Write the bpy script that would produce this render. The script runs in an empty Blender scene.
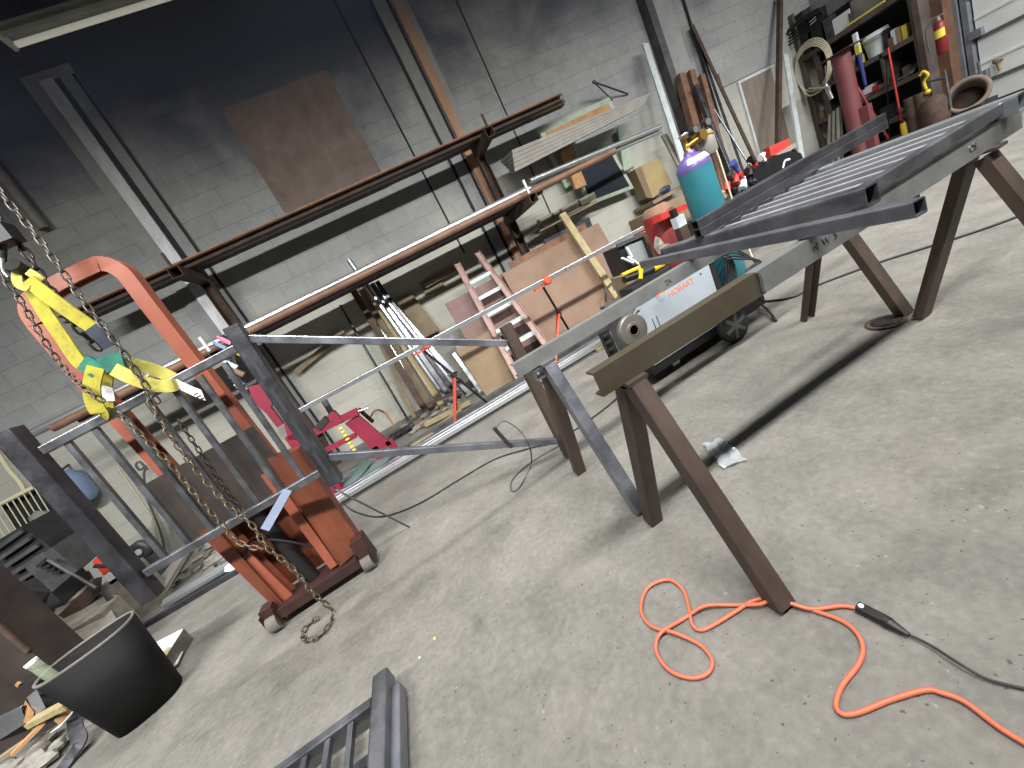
import bpy, math, random
from mathutils import Vector, Matrix
random.seed(7)
V3 = Vector
PI = math.pi
SC = bpy.context.scene
COL = SC.collection

# ------------------------------------------------------------------ camera
FPX, IW, IH = 390.0, 1024, 768
EYE = V3((0, 0, 1.15))
ROLL, PITCH, YAW = math.radians(-28.0), math.radians(15.0), math.radians(11.5)
_f = V3((math.sin(YAW)*math.cos(PITCH), math.cos(YAW)*math.cos(PITCH), -math.sin(PITCH)))
_r = V3((math.cos(YAW), -math.sin(YAW), 0))
_u = _r.cross(_f)
CR = _r*math.cos(ROLL) + _u*math.sin(ROLL)
CU = -_r*math.sin(ROLL) + _u*math.cos(ROLL)
cam = bpy.data.cameras.new('camera')
cam.sensor_width = 36.0
cam.lens = FPX/IW*36.0
cam.clip_start = 0.05
camo = bpy.data.objects.new('camera', cam)
COL.objects.link(camo)
camo.matrix_world = Matrix(((CR.x, CU.x, -_f.x, EYE.x), (CR.y, CU.y, -_f.y, EYE.y), (CR.z, CU.z, -_f.z, EYE.z), (0, 0, 0, 1)))
SC.camera = camo

# survey helpers: where a sight line meets a plane of the room (x, y or z = value)
def sight(px, py):
    return (px-IW/2)/FPX*CR - (py-IH/2)/FPX*CU + _f
def on(px, py, ax, val):
    d = sight(px, py)
    i = 'xyz'.index(ax)
    return EYE + d*((val-EYE[i])/d[i])
def fl(px, py, z=0.0): return on(px, py, 'z', z)
def ony(px, py, y): return on(px, py, 'y', y)
def onx(px, py, x): return on(px, py, 'x', x)

# ------------------------------------------------------------------ materials
def lin(c):
    return tuple(((v/255.0)/12.92 if v/255.0 <= 0.04045 else ((v/255.0+0.055)/1.055)**2.4) for v in c)
MATS = {}
def mat(name, col, rough=0.6, metal=0.0, col2=None, amt=0.5, scale=6.0, detail=5.0, bump=0.0, col3=None, stretch=None, spec=None, lo=0.35, hi=0.65, rvar=0.0, bscale=None):
    m = bpy.data.materials.new(name); m.use_nodes = True
    nt = m.node_tree; N = nt.nodes; L = nt.links
    b = N['Principled BSDF']
    b.inputs['Roughness'].default_value = rough
    b.inputs['Metallic'].default_value = metal
    if spec is not None: b.inputs['Specular IOR Level'].default_value = spec
    c1 = lin(col)+(1,)
    b.inputs['Base Color'].default_value = c1
    if col2 is not None or bump or rvar:
        tc = N.new('ShaderNodeTexCoord')
        mp = N.new('ShaderNodeMapping')
        L.new(tc.outputs['Object'], mp.inputs['Vector'])
        if stretch: mp.inputs['Scale'].default_value = stretch
        nz = N.new('ShaderNodeTexNoise'); nz.inputs['Scale'].default_value = scale; nz.inputs['Detail'].default_value = detail
        nz.inputs['Roughness'].default_value = 0.62
        L.new(mp.outputs['Vector'], nz.inputs['Vector'])
        if col2 is not None:
            rp = N.new('ShaderNodeValToRGB')
            e = rp.color_ramp.elements
            e[0].position = lo; e[0].color = c1
            e[1].position = hi; e[1].color = lin(col2)+(1,)
            if col3 is not None:
                q = rp.color_ramp.elements.new(min(0.95, hi+0.12)); q.color = lin(col3)+(1,)
            L.new(nz.outputs['Fac'], rp.inputs['Fac'])
            L.new(rp.outputs['Color'], b.inputs['Base Color'])
        if rvar:
            mr = N.new('ShaderNodeMapRange'); mr.inputs[1].default_value = 0.3; mr.inputs[2].default_value = 0.7
            mr.inputs[3].default_value = max(0.05, rough-rvar); mr.inputs[4].default_value = min(1, rough+rvar)
            L.new(nz.outputs['Fac'], mr.inputs[0]); L.new(mr.outputs[0], b.inputs['Roughness'])
        if bump:
            n2 = N.new('ShaderNodeTexNoise'); n2.inputs['Scale'].default_value = bscale or scale*4; n2.inputs['Detail'].default_value = 4
            L.new(mp.outputs['Vector'], n2.inputs['Vector'])
            bp = N.new('ShaderNodeBump'); bp.inputs['Strength'].default_value = bump; bp.inputs['Distance'].default_value = 0.01
            L.new(n2.outputs['Fac'], bp.inputs['Height']); L.new(bp.outputs['Normal'], b.inputs['Normal'])
    MATS[name] = m
    return m

mat('mill_steel', (104, 106, 111), 0.36, 0.8, (134, 136, 141), scale=9, bump=0.04, rvar=0.1)
mat('dark_steel', (68, 68, 73), 0.38, 0.75, (92, 92, 98), scale=8, bump=0.04, rvar=0.1)
mat('blue_steel', (116, 120, 130), 0.36, 0.8, (144, 146, 154), scale=7, rvar=0.1)
mat('grey_channel', (176, 178, 176), 0.4, 0.7, (140, 142, 142), scale=5, bump=0.04, col3=(132, 128, 110), hi=0.62, rvar=0.12)
mat('olive_channel', (104, 98, 86), 0.42, 0.6, (90, 82, 66), scale=3.5, bump=0.04, col3=(74, 58, 48), hi=0.6, rvar=0.12)
mat('brown_steel', (66, 56, 52), 0.55, 0.35, (88, 74, 66), scale=8, bump=0.08, stretch=(1, 1, .3))
mat('rust', (112, 82, 66), 0.85, 0.1, (138, 106, 86), scale=10, bump=0.15, col3=(70, 50, 44))
mat('rust_pipe', (138, 106, 86), 0.6, 0.2, (112, 84, 68), scale=6, bump=.05)
mat('rust_edge_lit', (172, 128, 98), 0.85, 0.0, (140, 102, 80), scale=10, bump=0.1)
mat('rust_dark', (64, 54, 50), 0.8, 0.2, (92, 72, 62), scale=8, bump=0.12)
mat('rust_sheet', (108, 94, 90), 0.85, 0.0, (134, 118, 112), scale=4, detail=10, bump=0.15, col3=(168, 158, 152), lo=.3, hi=.62)
mat('galvanized', (205, 210, 213), 0.32, 0.85, (180, 186, 190), scale=8, rvar=0.08)
mat('bright_steel', (205, 210, 214), 0.28, 0.8)
mat('white_steel', (212, 220, 222), 0.45, 0.1, (190, 198, 200), scale=10)
mat('orange_paint', (138, 74, 55), 0.5, 0.0, (155, 87, 66), scale=4, bump=0.05, col3=(92, 52, 42), lo=.3, hi=.66)
mat('orange_dirty', (124, 67, 45), 0.5, 0.0, (102, 55, 38), scale=5, bump=0.05, col3=(48, 36, 33), hi=.6, stretch=(3, 1, .5))
mat('red_dark', (66, 36, 32), 0.6, 0.1, (46, 30, 28), scale=7)
mat('grimy_plate', (56, 51, 50), 0.55, 0.3, (78, 70, 66), scale=4, bump=0.05, col3=(36, 33, 33))
mat('black_plastic', (24, 24, 25), 0.5, 0.0, (32, 32, 33), scale=9, bump=0.03)
mat('black_rubber', (26, 26, 27), 0.75)
mat('black_gloss', (14, 14, 16), 0.38)
mat('bin_black', (12, 12, 13), 0.7, 0.0, (18, 18, 18), scale=6, bump=.03, spec=.2)
mat('clear_plastic', (205, 210, 205), 0.15)
mat('cord_orange', (196, 104, 76), 0.5)
mat('cable_black', (40, 40, 42), 0.6)
mat('cable_grey', (84, 86, 86), 0.6)
mat('sling_yellow', (176, 168, 52), 0.85, 0.0, (150, 141, 52), scale=14, bump=.2, col3=(104, 97, 56), hi=.62)
mat('sling_pale', (184, 178, 90), 0.85, 0.0, (168, 160, 76), scale=14, bump=.2)
mat('sling_green', (34, 112, 92), 0.8, 0.0, (28, 84, 74), scale=14, bump=.2)
mat('sling_navy', (44, 50, 62), 0.8)
mat('tag_white', (232, 236, 238), 0.6)
mat('ink', (40, 44, 52), 0.7)
mat('chain_steel', (104, 98, 92), 0.45, 0.6, (78, 70, 64), scale=20)
mat('chain_brass', (118, 108, 90), 0.45, 0.5, (84, 74, 62), scale=20)
mat('chain_dark', (52, 48, 46), 0.5, 0.5, (72, 66, 60), scale=20)
mat('welder_grey', (158, 166, 174), 0.45, 0.0, (150, 157, 165), scale=3)
mat('teal_paint', (48, 118, 128), 0.4, 0.0, (42, 106, 117), scale=3)
mat('purple_paint', (92, 78, 136), 0.35)
mat('brass', (170, 134, 66), 0.35, 0.8)
mat('logo_orange', (216, 122, 70), 0.5)
mat('logo_blue', (140, 156, 172), 0.5)
mat('red_paint', (132, 36, 37), 0.45, 0.0, (108, 30, 33), scale=5)
mat('red_bright', (190, 54, 46), 0.45)
mat('magenta_red', (140, 38, 60), 0.5, 0.0, (124, 34, 54), scale=4, bump=.04)
mat('red_pipe', (124, 68, 70), 0.6, 0.0, (110, 58, 60), scale=3, bump=.04)
mat('stand_orange', (206, 82, 60), 0.5)
mat('timber', (172, 158, 120), 0.75, 0.0, (148, 133, 96), scale=6, stretch=(4, 4, .5), bump=.08)
mat('timber_old', (150, 136, 112), 0.8, 0.0, (120, 106, 84), scale=6, bump=.1)
mat('timber_orange', (186, 146, 102), 0.7, 0.0, (160, 118, 76), scale=7, bump=.06)
mat('plywood_brown', (116, 92, 76), 0.7, 0.0, (138, 114, 95), scale=1.6, detail=6, bump=.04, col3=(156, 134, 112), lo=.3, hi=.6)
mat('sheet_pink', (118, 94, 90), 0.7, 0.0, (132, 108, 102), scale=3, bump=.04)
mat('cardboard', (172, 154, 112), 0.8, 0.0, (160, 140, 98), scale=4)
mat('cardboard_tan', (136, 116, 92), 0.8, 0.0, (122, 104, 80), scale=4)
mat('mint_paint', (176, 188, 170), 0.7, 0.0, (148, 168, 150), scale=8, bump=.1, col3=(104, 116, 104), hi=.66)
mat('glass_dark', (44, 48, 56), 0.12, 0.0, spec=.6)
mat('siding', (150, 147, 140), 0.6, 0.2, (134, 130, 123), scale=5)
mat('ladder_rail', (166, 138, 130), 0.55, 0.0, (148, 118, 110), scale=8)
mat('aluminium', (206, 210, 210), 0.35, 0.7)
mat('green_sheet', (104, 128, 126), 0.45, 0.2, (88, 110, 110), scale=5)
mat('paper_white', (226, 230, 232), 0.7)
mat('film', (150, 154, 156), 0.2)
mat('machine_grey', (70, 72, 74), 0.5, 0.35, (96, 98, 98), scale=6, bump=.08)
mat('machine_dark', (40, 40, 42), 0.55, 0.3, (58, 58, 60), scale=6, bump=.08)
mat('grey_rag', (118, 116, 110), 0.95, 0.0, (146, 144, 137), scale=9, bump=.3)
mat('cream_wire', (222, 218, 184), 0.5)
mat('blue_plastic', (128, 150, 186), 0.4)
mat('yellow_tool', (206, 178, 44), 0.45)
mat('yellow_strip', (222, 208, 84), 0.5)
mat('shelf_steel', (78, 70, 66), 0.6, 0.1, (98, 88, 82), scale=5, bump=.08)
mat('white_plastic', (216, 226, 230), 0.45)
mat('blue_handle', (62, 72, 140), 0.4)
mat('rubble', (142, 138, 128), 0.95, 0.0, (110, 104, 96), scale=9, bump=.4)
mat('rubble_rust', (124, 92, 70), 0.95, 0.0, (96, 72, 58), scale=9, bump=.4)
mat('hose_cream', (196, 188, 166), 0.6)
mat('door_panel', (222, 227, 225), 0.5, 0.0, (210, 215, 213), scale=2)
mat('door_seam', (84, 86, 88), 0.6)
mat('track_grey', (134, 138, 146), 0.5, 0.3, (110, 114, 122), scale=6)
mat('column_rust', (112, 80, 60), 0.8, 0.0, (88, 62, 48), scale=5, bump=.08)
mat('lamp_white', (214, 216, 206), 0.5)
mat('lamp_hood', (150, 150, 142), 0.55, 0.0, (132, 132, 126), scale=5)
mat('pink_plastic', (216, 130, 160), 0.5)
mat('navy_tool', (48, 56, 82), 0.5)
mat('disc_steel', (124, 122, 117), 0.42, 0.5, (106, 104, 99), scale=10)
mat('hub_brown', (92, 72, 68), 0.6)
mat('shop_dark', (60, 60, 62), 0.9)
mat('ceil_dark', (74, 76, 84), 0.9)
mat('door_board', (120, 108, 100), 0.8, 0.0, (138, 126, 116), scale=5, detail=7, bump=.06, stretch=(2, 1, .5))
mat('flange_tan', (124, 110, 98), 0.75, 0.0, (104, 92, 82), scale=6, bump=.08)
mat('wheel_grey', (112, 108, 102), 0.7, 0.0, (90, 86, 82), scale=9)
mat('tab_blue', (84, 98, 124), 0.55, 0.0, (104, 116, 140), scale=8)
mat('print_dark', (44, 44, 48), 0.6)
mat('baluster_steel', (128, 130, 134), 0.5, 0.2, (150, 152, 156), scale=9)
mat('groove', (44, 46, 50), 0.9)
mat('whitewash', (222, 224, 226), 0.5, 0.1, (196, 198, 202), scale=14, stretch=(1, 1, .4), bump=.1)
mat('pilaster', (158, 160, 158), 0.9, 0.0, (144, 146, 146), scale=5, bump=.1)
mat('wood_post', (188, 150, 122), 0.8, 0.0, (168, 132, 108), scale=5, stretch=(3, 3, .5), bump=.08)
def glass_mat(name, col, alpha):
    m = bpy.data.materials.new(name); m.use_nodes = True
    b = m.node_tree.nodes['Principled BSDF']
    b.inputs['Base Color'].default_value = lin(col)+(1,); b.inputs['Roughness'].default_value = .12
    b.inputs['Alpha'].default_value = alpha
    MATS[name] = m
glass_mat('film_clear', (176, 180, 184), .5)
glass_mat('visor_clear', (190, 196, 198), .35)
glass_mat('cup_clear', (206, 220, 190), .16)

def emit_mat(name, col, strength):
    m = bpy.data.materials.new(name); m.use_nodes = True
    b = m.node_tree.nodes['Principled BSDF']
    b.inputs['Base Color'].default_value = lin(col)+(1,); b.inputs['Roughness'].default_value = .4
    b.inputs['Emission Color'].default_value = lin(col)+(1,); b.inputs['Emission Strength'].default_value = strength
    MATS[name] = m
emit_mat('tube_added_glow', (226, 226, 214), .42)  # added faint emission to brighten an unlit tube
# ------------------------------------------------------------------ mesh building
WORLD = {}
def rrect(w, h, r=0.0, n=2):
    if r <= 0: return [(-w/2, -h/2), (w/2, -h/2), (w/2, h/2), (-w/2, h/2)]
    P = []
    for cx, cy, a0 in ((w/2-r, -h/2+r, -90), (w/2-r, h/2-r, 0), (-w/2+r, h/2-r, 90), (-w/2+r, -h/2+r, 180)):
        for k in range(n+1):
            a = math.radians(a0+90*k/n); P.append((cx+r*math.cos(a), cy+r*math.sin(a)))
    return P
def frame(p0, p1, up):
    w = (p1-p0).normalized(); u = V3(up)
    u = u-w*u.dot(w)
    if u.length < 1e-4:
        u = V3((0, 1, 0)); u = u-w*u.dot(w)
    u.normalize()
    return w, w.cross(u), u
class MB:
    def __init__(s): s.v = []; s.f = []; s.sm = []
    def add(s, vs, fs, smooth=False):
        o = len(s.v); s.v += [V3(p) for p in vs]
        for f in fs: s.f.append(tuple(i+o for i in f)); s.sm.append(smooth)
        return s
    def box(s, c, size, rot=None):
        c = V3(c); x, y, z = size[0]/2, size[1]/2, size[2]/2
        vs = [V3((a*x, b*y, d*z)) for d in (-1, 1) for b in (-1, 1) for a in (-1, 1)]
        if rot is not None: vs = [rot @ p for p in vs]
        return s.add([c+p for p in vs], [(0, 2, 3, 1), (4, 5, 7, 6), (0, 1, 5, 4), (2, 6, 7, 3), (0, 4, 6, 2), (1, 3, 7, 5)])
    def bb(s, a, b):
        a = V3(a); b = V3(b)
        return s.box((a+b)/2, [abs(b[i]-a[i]) for i in range(3)])
    def prof(s, p0, p1, loop, up=(0, 0, 1), smooth=False, caps=True):
        p0 = V3(p0); p1 = V3(p1); w, sd, u = frame(p0, p1, up); n = len(loop)
        vs = [p0+sd*a+u*b for a, b in loop]+[p1+sd*a+u*b for a, b in loop]
        fs = [(i, (i+1) % n, n+(i+1) % n, n+i) for i in range(n)]
        s.add(vs, fs, smooth)
        if caps: s.add(vs, [tuple(range(n))[::-1], tuple(range(n, 2*n))])
        return s
    def tube(s, p0, p1, w, h=None, t=0.004, r=0.006, up=(0, 0, 1)):
        "hollow square tube with open ends"
        h = h or w; p0 = V3(p0); p1 = V3(p1); d, sd, u = frame(p0, p1, up)
        A = rrect(w, h, r); B = rrect(w-2*t, h-2*t, max(r-t, .001)); n = len(A)
        vs = [p+sd*a+u*b for p in (p0, p1) for q in (A, B) for a, b in q]
        fs = []
        for i in range(n):
            j = (i+1) % n
            fs += [(i, j, 2*n+j, 2*n+i), (n+j, n+i, 3*n+i, 3*n+j), (j, i, n+i, n+j), (2*n+i, 2*n+j, 3*n+j, 3*n+i)]
        return s.add(vs, fs)
    def bar(s, p0, p1, w, h, up=(0, 0, 1), r=0.0):
        return s.prof(p0, p1, rrect(w, h, r), up)
    def chan(s, p0, p1, h, f, t=.008, up=(0, 0, 1), flip=1):
        "C channel: web on the side axis, flanges pointing to -side*flip"
        k = flip
        L = [(0, -h/2), (0, h/2), (-f*k, h/2), (-f*k, h/2-t), (-t*k, h/2-t), (-t*k, -h/2+t), (-f*k, -h/2+t), (-f*k, -h/2)]
        if k > 0: L = L[::-1]
        return s.prof(p0, p1, L[::-1] if k < 0 else L, up)
    def angle(s, p0, p1, a, t=.006, up=(0, 0, 1), kx=1, ky=1):
        L = [(0, 0), (a*kx, 0), (a*kx, t*ky), (t*kx, t*ky), (t*kx, a*ky), (0, a*ky)]
        return s.prof(p0, p1, L, up)
    def cyl(s, p0, p1, r, r2=None, n=16, caps=True):
        p0 = V3(p0); p1 = V3(p1); r2 = r if r2 is None else r2
        w, a, b = frame(p0, p1, (0, 0, 1) if abs((p1-p0).normalized().z) < .9 else (0, 1, 0))
        vs = []
        for p, rr in ((p0, r), (p1, r2)):
            vs += [p+(a*math.cos(2*PI*i/n)+b*math.sin(2*PI*i/n))*rr for i in range(n)]
        s.add(vs, [(i, (i+1) % n, n+(i+1) % n, n+i) for i in range(n)], True)
        if caps: s.add(vs, [tuple(range(n))[::-1], tuple(range(n, 2*n))])
        return s
    def pipe(s, p0, p1, r, ri, n=16):
        p0 = V3(p0); p1 = V3(p1)
        w, a, b = frame(p0, p1, (0, 0, 1) if abs((p1-p0).normalized().z) < .9 else (0, 1, 0))
        vs = []
        for p in (p0, p1):
            for rr in (r, ri): vs += [p+(a*math.cos(2*PI*i/n)+b*math.sin(2*PI*i/n))*rr for i in range(n)]
        for i in range(n):
            j = (i+1) % n
            pass
        s.add(vs, [q for i in range(n) for j in [(i+1) % n] for q in ((i, j, 2*n+j, 2*n+i), (n+j, n+i, 3*n+i, 3*n+j))], True)
        s.add(vs, [q for i in range(n) for j in [(i+1) % n] for q in ((j, i, n+i, n+j), (2*n+i, 2*n+j, 3*n+j, 3*n+i))])
        return s
    def lathe(s, prof, base=(0, 0, 0), axis=(0, 0, 1), n=24, smooth=True):
        base = V3(base); ax = V3(axis).normalized()
        w, a, b = frame(base, base+ax, (0, 0, 1) if abs(ax.z) < .9 else (0, 1, 0))
        vs = []
        for r, z in prof: vs += [base+ax*z+(a*math.cos(2*PI*i/n)+b*math.sin(2*PI*i/n))*r for i in range(n)]
        fs = []
        for k in range(len(prof)-1):
            for i in range(n):
                j = (i+1) % n; fs.append((k*n+i, k*n+j, (k+1)*n+j, (k+1)*n+i))
        s.add(vs, fs, smooth)
        s.add(vs, [tuple(range(n))[::-1], tuple(range((len(prof)-1)*n, len(prof)*n))])
        return s
    def path(s, pts, r, n=8, sub=6, closed=False, flat=None):
        "swept tube through the points; flat=(w,t,normal) gives a strap instead"
        P = spline([V3(p) for p in pts], sub, closed)
        m = len(P); vs = []; u = None
        for i in range(m):
            a = P[(i-1) % m] if (closed or i > 0) else P[i]
            b = P[(i+1) % m] if (closed or i < m-1) else P[i]
            w = (b-a)
            w = w.normalized() if w.length > 1e-9 else V3((0, 0, 1))
            if flat:
                nn = V3(flat[2]); nn = (nn-w*nn.dot(w)).normalized(); sd = w.cross(nn)
                vs += [P[i]+sd*x+nn*y for x, y in rrect(flat[0], flat[1])]
            else:
                if u is None:
                    u = V3((0, 0, 1)) if abs(w.z) < .9 else V3((1, 0, 0))
                u = (u-w*u.dot(w)).normalized(); sd = w.cross(u)
                vs += [P[i]+(sd*math.cos(2*PI*k/n)+u*math.sin(2*PI*k/n))*r for k in range(n)]
        q = 4 if flat else n
        fs = []
        for i in range(m if closed else m-1):
            j = (i+1) % m
            for k in range(q): fs.append((i*q+k, i*q+(k+1) % q, j*q+(k+1) % q, j*q+k))
        s.add(vs, fs, not flat)
        if not closed: s.add(vs, [tuple(range(q))[::-1], tuple(range((m-1)*q, m*q))])
        return s
    def prism(s, poly, vec):
        poly = [V3(p) for p in poly]; vec = V3(vec); n = len(poly)
        vs = poly+[p+vec for p in poly]
        return s.add(vs, [tuple(range(n))[::-1], tuple(range(n, 2*n))]+[(i, (i+1) % n, n+(i+1) % n, n+i) for i in range(n)])
    def ball(s, c, r, n=12, m=8, sc=(1, 1, 1)):
        c = V3(c); vs = []; fs = []
        for k in range(m+1):
            a = PI*k/m-PI/2
            for i in range(n): vs.append(c+V3((r*sc[0]*math.cos(a)*math.cos(2*PI*i/n), r*sc[1]*math.cos(a)*math.sin(2*PI*i/n), r*sc[2]*math.sin(a))))
        for k in range(m):
            for i in range(n):
                j = (i+1) % n; fs.append((k*n+i, k*n+j, (k+1)*n+j, (k+1)*n+i))
        return s.add(vs, fs, True)
    def rock(s, c, r, sq=(1, 1, .6)):
        c = V3(c); rr = [random.uniform(.7, 1.15) for _ in range(40)]; n, m = 7, 4; vs = []; fs = []
        a0 = random.random()*6
        for k in range(m+1):
            a = PI*k/m-PI/2
            for i in range(n):
                q = r*rr[(k*n+i) % 40] if 0 < k < m else r
                vs.append(c+V3((q*sq[0]*math.cos(a)*math.cos(a0+2*PI*i/n), q*sq[1]*math.cos(a)*math.sin(a0+2*PI*i/n), q*sq[2]*math.sin(a))))
        for k in range(m):
            for i in range(n):
                j = (i+1) % n; fs.append((k*n+i, k*n+j, (k+1)*n+j, (k+1)*n+i))
        return s.add(vs, fs)
    def grid(s, fn, nu, nv, th, nrm):
        "thin bent sheet: fn(u,v)->point, thickness th along nrm"
        nrm = V3(nrm); vs = []
        for off in (0, th):
            vs += [V3(fn(i/nu, j/nv))+nrm*off for i in range(nu+1) for j in range(nv+1)]
        q = (nu+1)*(nv+1); I = lambda i, j, k: k*q+i*(nv+1)+j
        fs = []
        for i in range(nu):
            for j in range(nv):
                fs.append((I(i, j, 0), I(i, j+1, 0), I(i+1, j+1, 0), I(i+1, j, 0)))
                fs.append((I(i, j, 1), I(i+1, j, 1), I(i+1, j+1, 1), I(i, j+1, 1)))
        for i in range(nu):
            fs.append((I(i, 0, 0), I(i+1, 0, 0), I(i+1, 0, 1), I(i, 0, 1))); fs.append((I(i+1, nv, 0), I(i, nv, 0), I(i, nv, 1), I(i+1, nv, 1)))
        for j in range(nv):
            fs.append((I(0, j+1, 0), I(0, j, 0), I(0, j, 1), I(0, j+1, 1))); fs.append((I(nu, j, 0), I(nu, j+1, 0), I(nu, j+1, 1), I(nu, j, 1)))
        return s.add(vs, fs)
    def chain(s, pts, wire=.0035, pitch=.026, wid=.022):
        P = spline([V3(p) for p in pts], 10)
        D = [0.0]
        for a, b in zip(P, P[1:]): D.append(D[-1]+(b-a).length)
        tot = D[-1]; k = int(tot/pitch)
        def at(d):
            d = max(0, min(tot, d))
            for i in range(len(P)-1):
                if D[i+1] >= d: return P[i].lerp(P[i+1], (d-D[i])/max(1e-9, D[i+1]-D[i]))
            return P[-1]
        for i in range(k):
            a, b = at(i*pitch), at((i+1)*pitch)
            c = (a+b)/2; w = (b-a).normalized()
            ref = V3((0, 1, 0)) if abs(w.y) < .9 else V3((1, 0, 0))
            x = w.cross(ref).normalized(); y = w.cross(x)
            n = x if i % 2 == 0 else y
            n = (x+y).normalized() if i % 2 == 0 else (x-y).normalized()
            L = pitch/2+wire*.9; r = wid/2-wire
            ring = []
            for q in range(5): ring.append(c+w*(L-r)+w*r*math.sin(PI*q/4)+n*r*math.cos(PI*q/4))
            for q in range(5): ring.append(c-w*(L-r)-w*r*math.sin(PI*q/4)-n*r*math.cos(PI*q/4))
            m = len(ring); bn = w.cross(n); vs = []
            for q in range(m):
                t = (ring[(q+1) % m]-ring[q-1]).normalized(); o = bn.cross(t)
                vs += [ring[q]+(bn*math.cos(2*PI*e/5)+o*math.sin(2*PI*e/5))*wire for e in range(5)]
            s.add(vs, [(q*5+e, q*5+(e+1) % 5, ((q+1) % m)*5+(e+1) % 5, ((q+1) % m)*5+e) for q in range(m) for e in range(5)], True)
        return s
    def build(s, name, m, parent=None, **tags):
        me = bpy.data.meshes.new(name)
        if parent is not None: org = WORLD[parent.name]
        else:
            lo = [min(p[i] for p in s.v) for i in range(3)]; hi = [max(p[i] for p in s.v) for i in range(3)]
            org = V3(((lo[0]+hi[0])/2, (lo[1]+hi[1])/2, lo[2]))
        me.from_pydata([tuple(p-org) for p in s.v], [], s.f)
        me.polygons.foreach_set('use_smooth', s.sm)
        me.materials.append(MATS[m] if isinstance(m, str) else m)
        me.update()
        bmn = __import__('bmesh').new(); bmn.from_mesh(me)
        __import__('bmesh').ops.recalc_face_normals(bmn, faces=bmn.faces[:]); bmn.to_mesh(me); bmn.free()
        o = bpy.data.objects.new(name, me); COL.objects.link(o)
        if parent is not None: o.parent = parent
        else: o.location = org
        WORLD[o.name] = org
        for k, v in tags.items(): o[k] = v
        return o
def spline(P, sub=6, closed=False):
    if len(P) < 3 or sub < 2: return P
    out = []; n = len(P); R = range(n if closed else n-1)
    g = lambda i: P[i % n] if closed else P[max(0, min(n-1, i))]
    for i in R:
        a, b, c, d = g(i-1), g(i), g(i+1), g(i+2)
        for k in range(sub):
            t = k/sub
            out.append(.5*((2*b)+(c-a)*t+(2*a-5*b+4*c-d)*t*t+(3*b-a-3*c+d)*t**3))
    if not closed: out.append(P[-1])
    return out
def thing(name, label, cat, loc, group=None):
    o = bpy.data.objects.new(name, None); COL.objects.link(o); o.empty_display_size = .1
    o.location = V3(loc); WORLD[o.name] = V3(loc)
    o['label'] = label; o['category'] = cat
    if group: o['group'] = group
    return o
def T(label, cat, group=None, **k):
    d = dict(label=label, category=cat, **k)
    if group: d['group'] = group
    return d
def copy_thing(o, loc, label, group=None, scale=None, rz=None):
    c = o.copy(); COL.objects.link(c); c.location = V3(loc); c['label'] = label
    if group: c['group'] = group
    if rz is not None: c.rotation_euler = (0, 0, rz)
    for ch in list(o.children):
        d = ch.copy(); COL.objects.link(d); d.parent = c
        for g in list(ch.children):
            e = g.copy(); COL.objects.link(e); e.parent = d
    return c
def text(name, body, size, m, parent, o, xdir, updir, depth=.001, xs=1.0):
    cu = bpy.data.curves.new(name, 'FONT'); cu.body = body; cu.size = size; cu.extrude = depth
    cu.align_x = 'CENTER'; cu.align_y = 'CENTER'
    ob = bpy.data.objects.new(name+'_src', cu); COL.objects.link(ob)
    dg = bpy.context.evaluated_depsgraph_get()
    me = bpy.data.meshes.new_from_object(ob.evaluated_get(dg))
    COL.objects.unlink(ob); bpy.data.objects.remove(ob)
    x = V3(xdir).normalized(); y = V3(updir); y = (y-x*y.dot(x)).normalized(); z = x.cross(y)
    org = WORLD[parent.name]; o = V3(o)
    for v in me.vertices: v.co = o+x*v.co.x*xs+y*v.co.y+z*v.co.z-org
    me.materials.clear(); me.materials.append(MATS[m])
    ob = bpy.data.objects.new(name, me); COL.objects.link(ob); ob.parent = parent; WORLD[ob.name] = org
    return ob
# ================================================================== THE SETTING
WY, WX = 5.6, 8.75
def node_mat(name):
    m = bpy.data.materials.new(name); m.use_nodes = True; MATS[name] = m
    return m, m.node_tree.nodes, m.node_tree.links, m.node_tree.nodes['Principled BSDF']
def ramp(N, L, src, stops):
    r = N.new('ShaderNodeValToRGB'); e = r.color_ramp.elements
    e[0].position, e[0].color = stops[0][0], lin(stops[0][1])+(1,)
    e[1].position, e[1].color = stops[-1][0], lin(stops[-1][1])+(1,)
    for p, c in stops[1:-1]:
        q = e.new(p); q.color = lin(c)+(1,)
    L.new(src, r.inputs['Fac']); return r.outputs['Color']
def noise(N, L, vec, sc, det=5, rough=.6, dist=0.0):
    n = N.new('ShaderNodeTexNoise'); n.inputs['Scale'].default_value = sc; n.inputs['Detail'].default_value = det
    n.inputs['Roughness'].default_value = rough; n.inputs['Distortion'].default_value = dist
    L.new(vec, n.inputs['Vector']); return n.outputs['Fac']
def mix(N, L, fac, a, b, mode='MIX'):
    m = N.new('ShaderNodeMix'); m.data_type = 'RGBA'; m.blend_type = mode
    if isinstance(fac, (int, float)): m.inputs[0].default_value = fac
    else: L.new(fac, m.inputs[0])
    for i, v in ((6, a), (7, b)):
        if isinstance(v, tuple): m.inputs[i].default_value = lin(v)+(1,)
        else: L.new(v, m.inputs[i])
    return m.outputs[2]
def maprange(N, L, v, a, b, c, d):
    m = N.new('ShaderNodeMapRange'); L.new(v, m.inputs[0])
    for i, x in enumerate((a, b, c, d)): m.inputs[i+1].default_value = x
    return m.outputs[0]
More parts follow.
